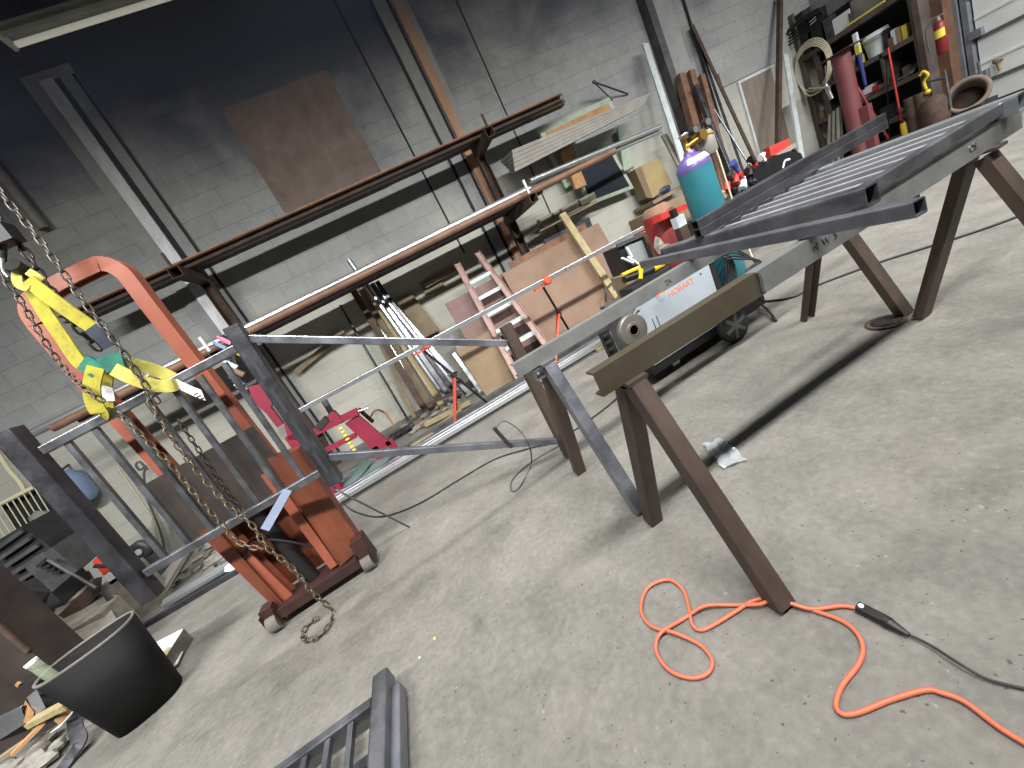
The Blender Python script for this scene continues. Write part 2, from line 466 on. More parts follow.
# poured floor: mottled, stained, speckled concrete
m, N, L, b = node_mat('floor_concrete')
geo = N.new('ShaderNodeNewGeometry'); P = geo.outputs['Position']
n1 = noise(N, L, P, .9, 6, .6, .4); n2 = noise(N, L, P, 4.5, 8, .65, .3); n3 = noise(N, L, P, 38, 4, .6)
c = ramp(N, L, n1, [(.3, (94, 92, 88)), (.5, (111, 109, 103)), (.7, (128, 124, 116))])
c2 = ramp(N, L, n2, [(.3, (77, 76, 72)), (.5, (111, 109, 104)), (.72, (138, 135, 128))])
c = mix(N, L, .5, c, c2)
c3 = ramp(N, L, n3, [(.3, (74, 72, 69)), (.55, (114, 112, 107)), (.75, (144, 142, 134))])
c = mix(N, L, .28, c, c3)
sp = maprange(N, L, noise(N, L, P, 70, 2, .5), .68, .72, 0, .8)
c = mix(N, L, sp, c, (59, 57, 55))
sp2 = maprange(N, L, noise(N, L, P, 45, 2, .5), .71, .75, 0, .6)
c = mix(N, L, sp2, c, (148, 145, 138))
st = maprange(N, L, noise(N, L, P, 2.3, 6, .7, 1.2), .6, .72, 0, .4)
c = mix(N, L, st, c, (70, 67, 61))
L.new(c, b.inputs['Base Color'])
L.new(maprange(N, L, n2, .3, .7, .55, .8), b.inputs['Roughness'])
bp = N.new('ShaderNodeBump'); bp.inputs['Strength'].default_value = .25; bp.inputs['Distance'].default_value = .01
L.new(n3, bp.inputs['Height']); L.new(bp.outputs['Normal'], b.inputs['Normal'])
# painted concrete block
m, N, L, b = node_mat('block_wall')
geo = N.new('ShaderNodeNewGeometry'); P = geo.outputs['Position']
sx = N.new('ShaderNodeSeparateXYZ'); L.new(P, sx.inputs[0])
sm_ = N.new('ShaderNodeMath'); sm_.operation = 'ADD'; L.new(sx.outputs[0], sm_.inputs[0]); L.new(sx.outputs[1], sm_.inputs[1])
cx = N.new('ShaderNodeCombineXYZ'); L.new(sm_.outputs[0], cx.inputs[0]); L.new(sx.outputs[2], cx.inputs[1])
br = N.new('ShaderNodeTexBrick'); L.new(cx.outputs[0], br.inputs['Vector'])
for k, v in (('Scale', 1.0), ('Mortar Size', .005), ('Mortar Smooth', .3), ('Bias', 0), ('Brick Width', .41), ('Row Height', .205)): br.inputs[k].default_value = v
br.inputs['Color1'].default_value = lin((158, 161, 160))+(1,); br.inputs['Color2'].default_value = lin((150, 153, 153))+(1,)
br.inputs['Mortar'].default_value = lin((128, 131, 130))+(1,)
n1 = noise(N, L, P, 1.3, 6, .6, .3); n2 = noise(N, L, P, 14, 5, .6)
c = mix(N, L, .35, br.outputs['Color'], ramp(N, L, n1, [(.3, (122, 124, 124)), (.7, (178, 180, 178))]))
c = mix(N, L, .2, c, ramp(N, L, n2, [(.3, (124, 126, 124)), (.7, (176, 178, 176))]))
# lower wall warmed and lightened: light painted into its colour, then worn patches
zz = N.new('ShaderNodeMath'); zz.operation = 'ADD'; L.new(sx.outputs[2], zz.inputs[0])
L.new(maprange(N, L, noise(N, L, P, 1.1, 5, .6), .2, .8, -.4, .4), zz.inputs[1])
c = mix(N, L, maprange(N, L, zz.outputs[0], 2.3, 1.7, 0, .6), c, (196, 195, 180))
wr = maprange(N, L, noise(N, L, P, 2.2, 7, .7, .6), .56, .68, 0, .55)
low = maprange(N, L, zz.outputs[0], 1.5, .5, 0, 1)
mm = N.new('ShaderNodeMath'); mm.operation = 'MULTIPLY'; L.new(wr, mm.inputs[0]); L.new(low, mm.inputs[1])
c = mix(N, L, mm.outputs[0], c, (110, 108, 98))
# upper courses: shade and haze painted into the colour, with blotchy soot
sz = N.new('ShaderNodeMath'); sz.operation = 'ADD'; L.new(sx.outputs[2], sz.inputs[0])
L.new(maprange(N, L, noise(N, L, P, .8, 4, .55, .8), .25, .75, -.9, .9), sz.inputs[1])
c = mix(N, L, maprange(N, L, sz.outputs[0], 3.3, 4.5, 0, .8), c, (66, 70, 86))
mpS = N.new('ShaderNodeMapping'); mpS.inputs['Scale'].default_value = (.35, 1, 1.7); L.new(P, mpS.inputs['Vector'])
sb = maprange(N, L, noise(N, L, mpS.outputs['Vector'], 1.0, 3, .5, .2), .6, .72, 0, .5)  # darker streaks stretched along the wall
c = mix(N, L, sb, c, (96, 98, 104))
L.new(c, b.inputs['Base Color']); b.inputs['Roughness'].default_value = .85
bp = N.new('ShaderNodeBump'); bp.inputs['Strength'].default_value = .5; bp.inputs['Distance'].default_value = .01
hh = N.new('ShaderNodeMath'); hh.operation = 'MULTIPLY_ADD'; hh.inputs[1].default_value = .25
L.new(n2, hh.inputs[0]); inv = N.new('ShaderNodeMath'); inv.operation = 'SUBTRACT'; inv.inputs[0].default_value = 1; L.new(br.outputs['Fac'], inv.inputs[1])
L.new(inv.outputs[0], hh.inputs[2]); L.new(hh.outputs[0], bp.inputs['Height']); L.new(bp.outputs['Normal'], b.inputs['Normal'])

S = dict(kind='structure')
MB().bb((-7, -4.5, -.1), (9.0, 5.9, 0)).build('floor', 'floor_concrete', **S)
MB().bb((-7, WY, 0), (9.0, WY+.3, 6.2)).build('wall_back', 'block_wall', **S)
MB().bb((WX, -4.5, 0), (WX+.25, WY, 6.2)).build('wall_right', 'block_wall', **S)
MB().bb((-7.2, -4.5, 0), (-7, WY, 6.2)).build('wall_left', 'shop_dark', **S)
MB().bb((-7, -4.7, 0), (9.0, -4.5, 6.2)).build('wall_front', 'shop_dark', **S)
MB().bb((-7.2, -4.7, 6.2), (9.0, 5.9, 6.35)).build('ceiling', 'ceil_dark', **S)
# control joints and column details of the back wall
k = 0
def trim(mb, m):
    global k; k += 1
    return mb.build('trim_%d' % k, m, **S)
def wx(px, py): return ony(px, py, WY).x
trim(MB().bb((1.405, WY-.006, 1.6), (1.43, WY, 5.5)), 'groove')
trim(MB().bb((2.845, WY-.006, 0), (2.865, WY, 5.5)), 'groove')
# column bays (built-in pilasters with steel in front)
trim(MB().bb((-1.86, WY-.03, 0), (-1.40, WY, 5.0)), 'pilaster')
trim(MB().bb((-1.72, WY-.07, 0), (-1.60, WY-.03, 4.9)), 'whitewash')
trim(MB().bb((-1.60, WY-.034, 0), (-1.545, WY-.03, 4.9)), 'groove')
trim(MB().bb((-1.43, WY-.034, 0), (-1.40, WY-.03, 4.9)), 'groove')
trim(MB().bb((1.83, WY-.034, 0), (2.24, WY, 5.0)), 'pilaster')
trim(MB().bb((1.80, WY-.036, 0), (1.83, WY, 5.0)), 'groove')
trim(MB().bb((1.985, WY-.036, 0), (2.025, WY-.034, 5.0)), 'groove')
trim(MB().bb((2.035, WY-.08, 0), (2.15, WY-.034, 4.9)), 'wood_post')
trim(MB().bb((5.58, WY-.05, 0), (6.0, WY, 5.6)), 'pilaster')
trim(MB().bb((5.46, WY-.16, 0), (5.58, WY, 5.6)), 'machine_grey')
trim(MB().cyl((6.25, WY-.03, 1.6), (6.25, WY-.03, 5.0), .016, n=8), 'groove')
# boarded opening with a chipped frame near the corner
q = [ony(740, 84, WY), ony(778, 68, WY)]
trim(MB().bb((6.84, WY-.03, .2), (7.55, WY, 2.0)), 'door_board')
trim(MB().bb((6.80, WY-.04, .2), (6.84, WY, 2.04)).bb((6.84, WY-.04, 2.0), (7.6, WY, 2.04)), 'whitewash')
trim(MB().bb((6.5, WY-.02, 2.06), (7.8, WY, 2.28)), 'pilaster')
# rusty sheet fixed on the wall
MB().bb((-.36, WY-.016, 2.75), (.93, WY-.002, 4.17)).build('wall_sheet', 'rust_sheet', **T('large square rusty steel sheet fixed flat on the block wall', 'sheet'))

# sectional overhead door in the right wall
dx = WX-.05
d = MB()
for z0, z1 in ((.08, .34), (.36, .9), (.92, 1.46), (1.48, 2.02), (2.04, 2.6)):
    d.bb((dx, .3, z0), (WX-.005, 3.76, z1))
    if z1 > .4: d.bb((dx-.012, .3, z0+.22), (dx, 3.76, z0+.25))
door = d.build('door_1', 'door_panel', **S)
sx_ = MB()
for z in (.35, .91, 1.47, 2.03): sx_.bb((dx-.02, .3, z-.02), (dx-.004, 3.76, z+.02))
sx_.build('door_seam', 'door_seam', door)
MB().bb((dx, .3, .0), (WX-.01, 3.76, .075)).build('door_bottom_seal', 'black_rubber', door)
MB().bb((WX-.13, 3.78, 0), (WX, 3.84, 2.7)).bb((WX-.16, 3.86, 0), (WX-.06, 3.92, 2.7)).build('door_track', 'track_grey', door)
hz = MB()
for z in (.45, .98, 1.5): hz.bb((WX-.14, 3.68, z-.05), (WX-.05, 3.8, z+.05))
hz.build('door_hinge', 'track_grey', door)
trim(MB().bb((WX-.35, 3.90, 0), (WX, 4.02, 2.8)), 'column_rust')
# ================================================================== SAWHORSES
def sawhorse(y, x0, x1, ztop, h, lx0, lx1, spread, mrail, mlegs, label, foot_y):
    t = thing('sawhorse', label, 'sawhorse', ((x0+x1)/2, y, 0), 'steel sawhorses')
    xw = 1.06 if mrail == 'olive_channel' else x1
    MB().chan((x0, y-.02, ztop-h/2), (xw, y-.02, ztop-h/2), h, .045, .007, flip=1).build('rail', mrail, t)
    if xw < x1: MB().chan((xw, y-.02, ztop-h/2), (x1, y-.02, ztop-h/2), h, .045, .007, flip=1).build('rail', 'grey_channel', t)
    for lx, ms in ((lx0, mlegs[0]), (lx1, mlegs[1])):
        zc = ztop-h
        for k, fy in enumerate(foot_y):
            top = V3((lx, y+(-.012 if k == 0 else .035), zc-.02))
            ft = V3((lx+(.0 if k == 0 else -.02), fy, .0))
            d = (top-ft).normalized()
            l = MB()
            if lx == lx0: l.tube(ft+d*.008, top, .058, .058, up=(1, 0, 0), r=.006)
            else: l.chan(ft+d*.008, top, .075, .04, .006, up=(1, 0, 0), flip=1 if (y > 1.3 and k == 1) else -1)
            l.build('leg', ms[k], t)
        MB().bb((lx-.035, y-.04, zc-.012), (lx+.035, y+.06, zc)).build('cap_plate', mlegs[0][0], t)
    return t
near_saw = sawhorse(1.0, .42, 2.47, .785, .078, .53, 2.285, .27, 'olive_channel', (('brown_steel', 'brown_steel'), ('brown_steel', 'brown_steel')),
         'long steel channel sawhorse nearer the orange cord, with dark brown legs', (.725, 1.265))
far_saw = sawhorse(1.61, .365, 2.42, .785, .062, .51, 2.30, .27, 'grey_channel', (('blue_steel', 'brown_steel'), ('brown_steel', 'brown_steel')),
         'long steel channel sawhorse closer to the welder, with bluish front leg', (1.345, 1.88))
# mill stencil on the nearer rail's web (faint raised characters) and weld bead
text('mill_stamp', 'N  W  S', .034, 'mill_steel', near_saw, (1.36, .9785, .748), (1, 0, 0), (0, 0, 1))
text('mill_stamp', 'OS', .034, 'mill_steel', near_saw, (2.16, .9785, .748), (1, 0, 0), (0, 0, 1))
MB().path([(1.06, .977, .783), (1.062, .974, .755), (1.058, .976, .73), (1.063, .977, .71)], .006, n=6).build('weld_bead', 'mill_steel', near_saw)
MB().bb((1.79, .985, .685), (1.85, 1.02, .706)).build('clip_angle', 'dark_steel', near_saw)
MB().tube((.455, 1.585, .69), (.455, 1.66, .69), .05, .05).build('cross_stub', 'blue_steel', far_saw)
text('mill_stamp', '2X', .035, 'mill_steel', far_saw, (1.22, 1.5885, .75), (1, 0, 0), (0, 0, 1))

# ------------------------------------------------ railing panel lying across the sawhorses
t = thing('railing_panel', 'welded baluster railing panel lying flat across the two sawhorses', 'railing', (1.95, 1.35, .785), 'fabricated steel railings')
zc = .785+.0325
for x, y0, y1 in ((1.535, .93, 1.93), (2.36, .93, 1.95)):
    MB().tube((x, y0, zc), (x, y1, zc), .066, .066, t=.005, r=.01).build('post', 'mill_steel' if x < 2 else 'galvanized', t)
for y in (.985, 1.78):
    MB().tube((1.57, y, zc+.006), (2.325, y, zc+.006), .04, .045, r=.005).build('rail', 'mill_steel', t)
for i in range(6):
    x = 1.535+.825*(i+1)/7
    MB().bar((x, 1.005, zc+.008), (x, 1.76, zc+.008), .022, .026, r=.003).build('baluster', 'baluster_steel', t)
# two stacked tubes lying on it, loose tube in front
t = thing('stacked_tubing', 'pair of dark square tubes welded one above the other on the railing panel', 'tubing', (2.3, 1.66, .85))
for z in (.872, .914):
    MB().tube((1.49, 1.62, z), (2.93, 1.658, z), .042, .042, t=.004, r=.004).build('tube', 'dark_steel', t)
a, b_ = V3((1.335, .745, .808)), V3((1.20, 1.95, .808))
pa = fl(920, 207, .81); pb = fl(643, 264, .81)
MB().tube(pa, pb, .042, .042, t=.004, r=.005).build('loose_tube', 'blue_steel', **T('single square tube laid loose across both sawhorse rails, open end outward', 'tube'))

# ================================================================== HANGING STAIR RAILING
TH = math.radians(-2)
RD = V3((math.cos(TH), math.sin(TH), 0)); RN = V3((-math.sin(TH), math.cos(TH), 0)); RP = V3((.539, 2.1, 0))
def rp(s, z, n=0): return RP+RD*s+RN*n+V3((0, 0, z))
def rpx(px, py, n=0.0):
    d = sight(px, py); o = RP+RN*n
    return EYE+d*(((o-EYE).dot(RN))/d.dot(RN))
rail = thing('stair_railing', 'unfinished steel stair railing hung upright from yellow slings', 'railing', rp(-.9, 0), 'fabricated steel railings')
MB().tube(rp(0, 0.002), rp(.01, .885), .066, .066, t=.005, r=.009, up=(1, 0, 0)).build('post', 'brown_steel', rail)
MB().tube(rp(-1.18, .60), rp(-1.15, 1.50), .072, .072, t=.005, r=.009, up=(1, 0, 0)).build('post', 'dark_steel', rail)
lp = MB(); lp.tube(rp(-2.165, .565), rp(-2.125, 1.525), .078, .078, t=.005, r=.009, up=(1, 0, 0))
lp.build('post', 'dark_steel', rail)
MB().tube(rp(-2.07, 1.39), rp(-1.185, 1.405), .04, .04, r=.005).build('top_rail', 'mill_steel', rail)
MB().tube(rp(-2.11, .69), rp(-1.21, .69), .04, .04, r=.005).build('bottom_rail', 'mill_steel', rail)
for i in range(7):
    s = -2.085+.9*(i+.85)/7.6
    MB().bar(rp(s-.025, .71), rp(s, 1.372), .025, .025, up=(1, 0, 0), r=.003).build('baluster', 'mill_steel', rail)
MB().tube(rp(-1.115, 1.415), rp(-.03, .795), .038, .038, r=.004).build('sloped_rail', 'blue_steel', rail)
MB().tube(rp(-1.135, .735), rp(-.035, .13), .038, .038, r=.004).build('sloped_rail', 'blue_steel', rail)
# mill print along the post, tack-welded tab
MB().bar(rpx(288, 490, -.02), rpx(265, 530, -.14), .042, .008, up=(0, -1, .35)).build('tack_tab', 'tab_blue', rail)
for g_ in range(4):
    mp_ = MB()
    mp_.bar(rp(-1.178+.026*(g_*6+.2)/26, .66+.80*(g_*6+.2)/26, -.0358), rp(-1.178+.026*(g_*6+4.6)/26, .66+.80*(g_*6+4.6)/26, -.0358), .018, .002, up=(0, -1, 0))
    mp_.build('print_strip', 'print_dark', rail)
# thin rod and cable at the foot of the panel
MB().path([rpx(330, 486, .02), rpx(352, 498, .0), fl(409, 527, .006)], .006, n=6).build('filler_rod', 'cable_grey', **T('thin dark filler rod slanting from railing post to the floor', 'rod'))

# ================================================================== SLINGS AND CHAINS
YS = -.035
def R(px, py, n=YS): return rpx(px, py, n)
sl = thing('lifting_sling', 'yellow web lifting sling hanging from the hoist hook with dark sleeve', 'sling', R(60, 320), 'yellow lifting slings')
MB().path([R(28, 282), R(45, 312), R(62, 337), R(76, 358), R(84, 366)], 0, flat=(.05, .010, (0, -1, .1))).build('web', 'sling_yellow', sl)
MB().path([R(28, 280, -.05), R(48, 296, -.06), R(70, 312, -.06), R(93, 328, -.05)], 0, flat=(.052, .010, (0, -1, .1))).build('web', 'sling_yellow', sl)
MB().path([R(92, 327, -.06), R(101, 335, -.06), R(112, 346, -.05)], 0, flat=(.058, .016, (0, -1, .1))).build('sleeve', 'sling_navy', sl)
MB().path([R(30, 289, -.06), R(19, 284, -.03), R(18, 272, 0), R(26, 276, .01)], 0, flat=(.03, .012, (.3, -1, .1))).path([R(29, 272, -.02), R(36, 276, -.03), R(42, 281, -.03)], 0, flat=(.03, .012, (0, -1, .5))).build('eye', 'sling_pale', sl)
s2 = thing('choker_sling', 'yellow web sling choked round the top rail near its narrow end, green collar', 'sling', R(97, 395), 'yellow lifting slings')
MB().path([R(84, 362, -.04), R(94, 368, -.05), R(100, 372, -.05)], 0, flat=(.066, .022, (0, -1, 0))).build('collar', 'sling_green', s2)
MB().path([R(96, 367, -.06), R(92, 385, -.055), R(94, 402, -.05), R(101, 414, -.04), R(106, 411, .045), R(104, 392, .045), R(106, 372, 0)], 0, flat=(.06, .008, (0, -1, 0))).build('web', 'sling_yellow', s2)
MB().path([R(104, 385, .03), R(107, 392, .03), R(108, 401, .03)], 0, flat=(.05, .004, (0, -1, 0))).build('tag', 'tag_white', s2)
s3 = thing('choker_sling', 'pale yellow web sling running along the top rail with white printed tag', 'sling', R(140, 375), 'yellow lifting slings')
MB().path([R(103, 366, -.05), R(112, 362, -.05), R(124, 360, -.045)], 0, flat=(.066, .022, (0, -1, 0))).build('collar', 'sling_green', s3)
MB().path([R(114, 369, -.06), R(130, 377, -.07), R(146, 383, -.06), R(160, 386, -.05), R(174, 385, -.04), R(175, 380, .04), R(160, 372, .05), R(140, 366, .04), R(122, 362, .0)], 0, flat=(.055, .008, (.2, -1, -.2))).build('web', 'sling_pale', s3)
tg = MB().grid(lambda u, v: R(176, 379, -.045).lerp(R(201, 390, -.05), u)+V3((.0*u-.012*v, -.006*math.sin(3*u), -.05*v)), 4, 2, .003, (0, 1, 0)).build('tag', 'tag_white', s3)
pr_ = MB()
for i in range(3): pr_.box(R(193+1.5*i, 390+i, -.056)+V3((0, 0, -.02-.008*i)), (.022, .001, .004))
pr_.build('tag_print', 'ink', tg)
# hoist hook
hk = thing('hoist_hook', 'dark chain hoist hook holding the yellow sling', 'hook', R(14, 262))
MB().path([R(3, 242, 0), R(2, 262, 0), R(8, 274, 0), R(18, 279, 0), R(25, 272, 0)], .014, n=8).build('hook', 'machine_dark', hk)
MB().box(R(1, 236, 0), (.09, .07, .07)).build('hook_block', 'black_plastic', hk)
MB().cyl(R(21, 268, 0)+V3((0, -.03, .01)), R(24, 274, 0)+V3((0, .03, 0)), .026).build('roller', 'black_plastic', hk)
MB().path([R(2, 258, -.02), R(3, 270, -.02), R(8, 277, -.02)], .006, n=6).build('latch', 'bright_steel', hk)
def ch(pts, label, m, **k): MB().chain(pts, **k).build('lifting_chain', m, **T(label, 'chain', 'chains around the hanging railing'))
up = lambda px, py, n: R(px, py, n)
ch([R(-30, 155, -.07), R(0, 192, -.07), R(45, 247, -.075), R(80, 297, -.08), R(118, 345, -.085), R(150, 392, -.08), R(160, 404, -.06)], 'long bright chain passing in front of the orange handle down to the top rail', 'chain_steel', wire=.0042, pitch=.036, wid=.028)
ch([R(-20, 200, .03), R(0, 222, .03), R(24, 250, .03), R(40, 275, .03), R(58, 300, .03), R(72, 322, .03), R(100, 350, .05)], 'dark heavy chain behind the hook and the yellow sling', 'chain_dark', wire=.0055, pitch=.042, wid=.036)
ch([R(0, 274, .045), R(20, 300, .05), R(40, 334, .05), R(62, 366, .045), R(84, 388, -.07), R(104, 402, -.075)], 'thin chain running down over the orange handle beside the sling', 'chain_steel', wire=.0038, pitch=.032, wid=.025)
ch([R(118, 412, -.055), R(146, 440, -.055), R(174, 468, -.055), R(190, 488, -.055), R(214, 515, -.055), R(237, 541, -.06), R(256, 548, -.09), R(267, 549, -.11)], 'rusty chain draped down the third and fourth balusters', 'chain_brass', wire=.004, pitch=.034, wid=.027)
f1 = fl(318, 610, .012)
ch([R(146, 392, -.05), R(160, 420, -.055), R(182, 452, -.055), R(205, 480, -.055), R(228, 505, -.06), R(252, 525, -.08), R(262, 541, -.1), R(269, 549, -.11), R(294, 570, -.11), R(312, 592, -.1), fl(333, 612, .012), fl(329, 626, .012), fl(317, 638, .012), fl(305, 640, .012), fl(303, 631, .014), fl(311, 622, .014), fl(320, 617, .016)], 'longest chain, hanging past the bottom rail and coiling on the floor', 'chain_brass', wire=.0042, pitch=.036, wid=.029)
ch([R(178, 420, .02), R(200, 452, .02), R(222, 485, .02), R(240, 508, .02), R(246, 520, -.03)], 'short thin chain hanging behind the middle balusters', 'chain_dark', wire=.0035, pitch=.03, wid=.024)

# ================================================================== ORANGE LIFT
ct = thing('lift_truck', 'orange manual lift truck with tall looped handle behind the hanging railing', 'lift truck', (-1.15, 2.4, 0))
def loop_pts():
    y = 2.375
    P = [V3((-1.31, y, .1)), V3((-1.34, y, .5)), V3((-1.362, y, 1.0)), V3((-1.375, y, 1.5)), V3((-1.372, y, 1.86))]
    for a in range(0, 5): P.append(V3((-1.265-.105*math.cos(PI/2*a/4), y, 1.91+.13*math.sin(PI/2*a/4))))
    P.append(V3((-1.12, y, 2.055)))
    for a in range(0, 5): P.append(V3((-.995+.108*math.sin(PI/2*a/4), y, 1.92+.14*math.cos(PI/2*a/4))))
    P += [V3((-.888, y, 1.75)), V3((-.884, y, 1.25)), V3((-.880, y, .7)), V3((-.875, y, .1))]
    return P
lp = MB(); P = loop_pts(); Q = spline(P, 4)
vs = []; m_ = len(Q)
for i in range(m_):
    a = Q[max(0, i-1)]; b_ = Q[min(m_-1, i+1)]; w = (b_-a).normalized(); inn = V3((0, 1, 0)).cross(w); 
    for o, dy in ((0, -.035), (0, .04), (.066, .04), (.066, .028), (.014, .028), (.014, -.023), (.066, -.023), (.066, -.035)):
        vs.append(Q[i]+inn*o+V3((0, dy, 0)))
fs = [(i*8+k_, i*8+(k_+1) % 8, (i+1)*8+(k_+1) % 8, (i+1)*8+k_) for i in range(m_-1) for k_ in range(8)]
lp.add(vs, fs)
lp.build('handle_loop', 'orange_paint', ct)
MB().bb((-1.33, 2.455, .12), (-.95, 2.47, 1.0)).build('back_panel', 'orange_dirty', ct)
MB().bb((-1.46, 2.326, .64), (-.87, 2.336, 1.05)).build('front_plate', 'grimy_plate', ct)
MB().prism([(-.94, 2.30, .11), (-.79, 2.34, .13), (-.765, 2.34, .82), (-.9, 2.30, .86)], (0, .09, 0)).build('side_panel', 'orange_dirty', ct)
MB().prism([(-1.345, 2.32, .10), (-1.30, 2.32, .10), (-1.31, 2.32, .7), (-1.385, 2.32, .7)], (0, .12, 0)).build('side_panel', 'orange_dirty', ct)
MB().prism([(-1.0, 2.325, .12), (-.955, 2.325, .12), (-.93, 2.325, .8), (-.985, 2.325, .8)], (0, .1, 0)).build('inner_channel', 'orange_paint', ct)
MB().cyl((-1.13, 2.40, .1), (-1.15, 2.40, .66), .04).build('hydraulic_ram', 'black_plastic', ct)
MB().bb((-1.36, 2.27, .05), (-.84, 2.33, .105)).bb((-1.36, 2.33, .05), (-.9, 2.47, .1)).build('base_bar', 'red_dark', ct)
MB().bb((-.82, 2.26, .045), (-.745, 2.36, .21)).build('axle_bracket', 'red_dark', ct)
MB().bb((-1.40, 2.27, .06), (-1.33, 2.35, .15)).build('axle_bracket', 'red_dark', ct)
for x in (-1.365, -.795):
    w_ = MB().cyl((x-.03, 2.285, .052), (x+.03, 2.285, .052), .052, n=20).build('wheel', 'wheel_grey', ct)
    MB().bb((x-.04, 2.25, .03), (x-.034, 2.32, .13)).bb((x+.034, 2.25, .03), (x+.04, 2.32, .13)).build('fork', 'red_dark', w_)
MB().path([(-1.3, 2.33, .45), (-1.2, 2.3, .52), (-1.08, 2.3, .42), (-1.0, 2.32, .3)], .007, n=6).build('hose', 'black_rubber', ct)

# ================================================================== FRONT RAILING ON THE FLOOR
t = thing('railing_panel', 'small railing panel lying on the floor at the picture\'s lower edge', 'railing', (-.85, 1.2, 0), 'fabricated steel railings')
zf = .10
A = V3((-.668, 1.36, zf-.033)); B = V3((-.675, .75, zf-.033))
MB().tube(A, B, .06, .066, t=.005, r=.008).build('post', 'mill_steel', t)
A2 = V3((-.625, 1.30, .04)); B2 = V3((-.632, .75, .04))
MB().tube(A2, B2, .036, .05, t=.004, r=.006).build('kick_tube', 'blue_steel', t)
MB().tube((-.70, 1.265, zf-.02), (-1.35, 1.265, zf-.02), .036, .036, r=.005).build('rail', 'mill_steel', t)
for i in range(5):
    x = -.775-.082*i
    MB().bar((x, 1.245, zf-.018), (x, .8, zf-.018), .02, .02).build('baluster', 'mill_steel', t)
MB().bb((-1.3, 1.12, .0), (-.71, 1.155, .035)).build('cross_bar', 'dark_steel', t)
MB().bb((-1.3, .95, .0), (-.71, .99, .035)).build('cross_bar', 'dark_steel', t)

# ================================================================== FLOOR ITEMS
zc_ = .008
def F(px, py, z=.008): return fl(px, py, z)
MB().path([F(1040, 752), F(1000, 728), F(965, 702), F(942, 693), F(925, 690), F(890, 700), F(860, 712), F(843, 714), F(836, 705), F(842, 686), F(858, 665), F(863, 648), F(856, 632), F(840, 620), F(815, 611), F(795, 605), F(778, 599), F(755, 600, .01), F(735, 612, .01), F(712, 626), F(700, 630), F(692, 624), F(689, 608), F(683, 590), F(670, 580, .01), F(655, 583, .01), F(645, 592), F(641, 608), F(645, 620), F(655, 628, .01), F(675, 633, .014), F(700, 645), F(712, 660), F(708, 673), F(692, 678), F(672, 672), F(659, 658), F(656, 645), F(662, 632, .02), F(685, 618), F(700, 608, .02), F(712, 605, .018), F(735, 605), F(760, 604, .02), F(775, 598, .024), F(790, 603, .02), F(812, 609, .012), F(840, 606), F(857, 608)], .0055, n=8, sub=8).build('extension_cord', 'cord_orange', **T('orange extension cord looped on the concrete by the sawhorse leg', 'cord'))
pl = thing('cord_connector', 'black plug connector joining orange cord and thin black cord', 'plug', F(880, 620), None)
p0, p1, p2 = F(858, 607, .014), F(884, 620, .014), F(909, 635, .012)
MB().prof(p0, p1, rrect(.024, .022, .005)).build('socket', 'black_plastic', pl)
MB().cyl(p1+(p2-p1)*.02, p1+(p2-p1)*.25, .014, .014).cyl(p1+(p2-p1)*.25, p2, .013, .005).build('plug_body', 'black_plastic', pl)
MB().cyl(p0+(p1-p0)*.16+V3((0, 0, .011)), p0+(p1-p0)*.16+V3((0, 0, .0125)), .006).build('indicator_lamp', 'tag_white', pl)
MB().path([F(907, 634, .01), F(930, 645, .012), F(960, 664, .016), F(990, 680, .008), F(1040, 692, .006)], .0032, n=6).build('power_cord', 'cable_black', **T('thin black power cord trailing away from the plug connector', 'cord'))
# crumpled clear bag
def bagp(u, v):
    a = fl(703, 446, .004).lerp(fl(724, 470, .004), v); b_ = fl(722, 440, .004).lerp(fl(747, 461, .004), v)
    p = a.lerp(b_, u); r = math.sin(9*u+4*v)*math.sin(7*v+2*u)
    return p+V3((.006*math.sin(13*v), .006*math.sin(11*u), .009+.007*r))
MB().grid(bagp, 12, 12, .002, (0, 0, 1)).build('plastic_bag', 'film_clear', **T('crumpled clear plastic bag lying on bare concrete beside the sawhorse', 'bag'))
# floor drain / anchor ring
c0 = fl(886, 323)
dn = thing('floor_drain', 'rusty round drain ring set in floor near the angled sawhorse legs', 'drain', c0)
MB().lathe([(.082, 0), (.085, .008), (.066, .011), (.060, .004)], c0, n=28).build('ring', 'rust_dark', dn)
MB().lathe([(.0, .0112), (.062, .0112), (.062, .012), (.0, .012)], c0, n=28).build('opening', 'black_rubber', dn)  # flat black disc; the dark of the hole is put into its colour
# hose across the floor by the welder
MB().path([F(755, 302, .008), F(790, 298), F(818, 285), F(880, 262), F(950, 240), F(1000, 223), F(1060, 200)], .008, n=6).build('air_hose', 'cable_black', **T('black hose stretched across the floor behind the sawhorse legs', 'hose'))
MB().path([F(756, 301, .03), F(768, 310, .03), F(776, 321, .008)], .009, n=6).build('cable_stub', 'cable_black', **T('short stiff cable end sticking out by the welder wheel', 'cable'))
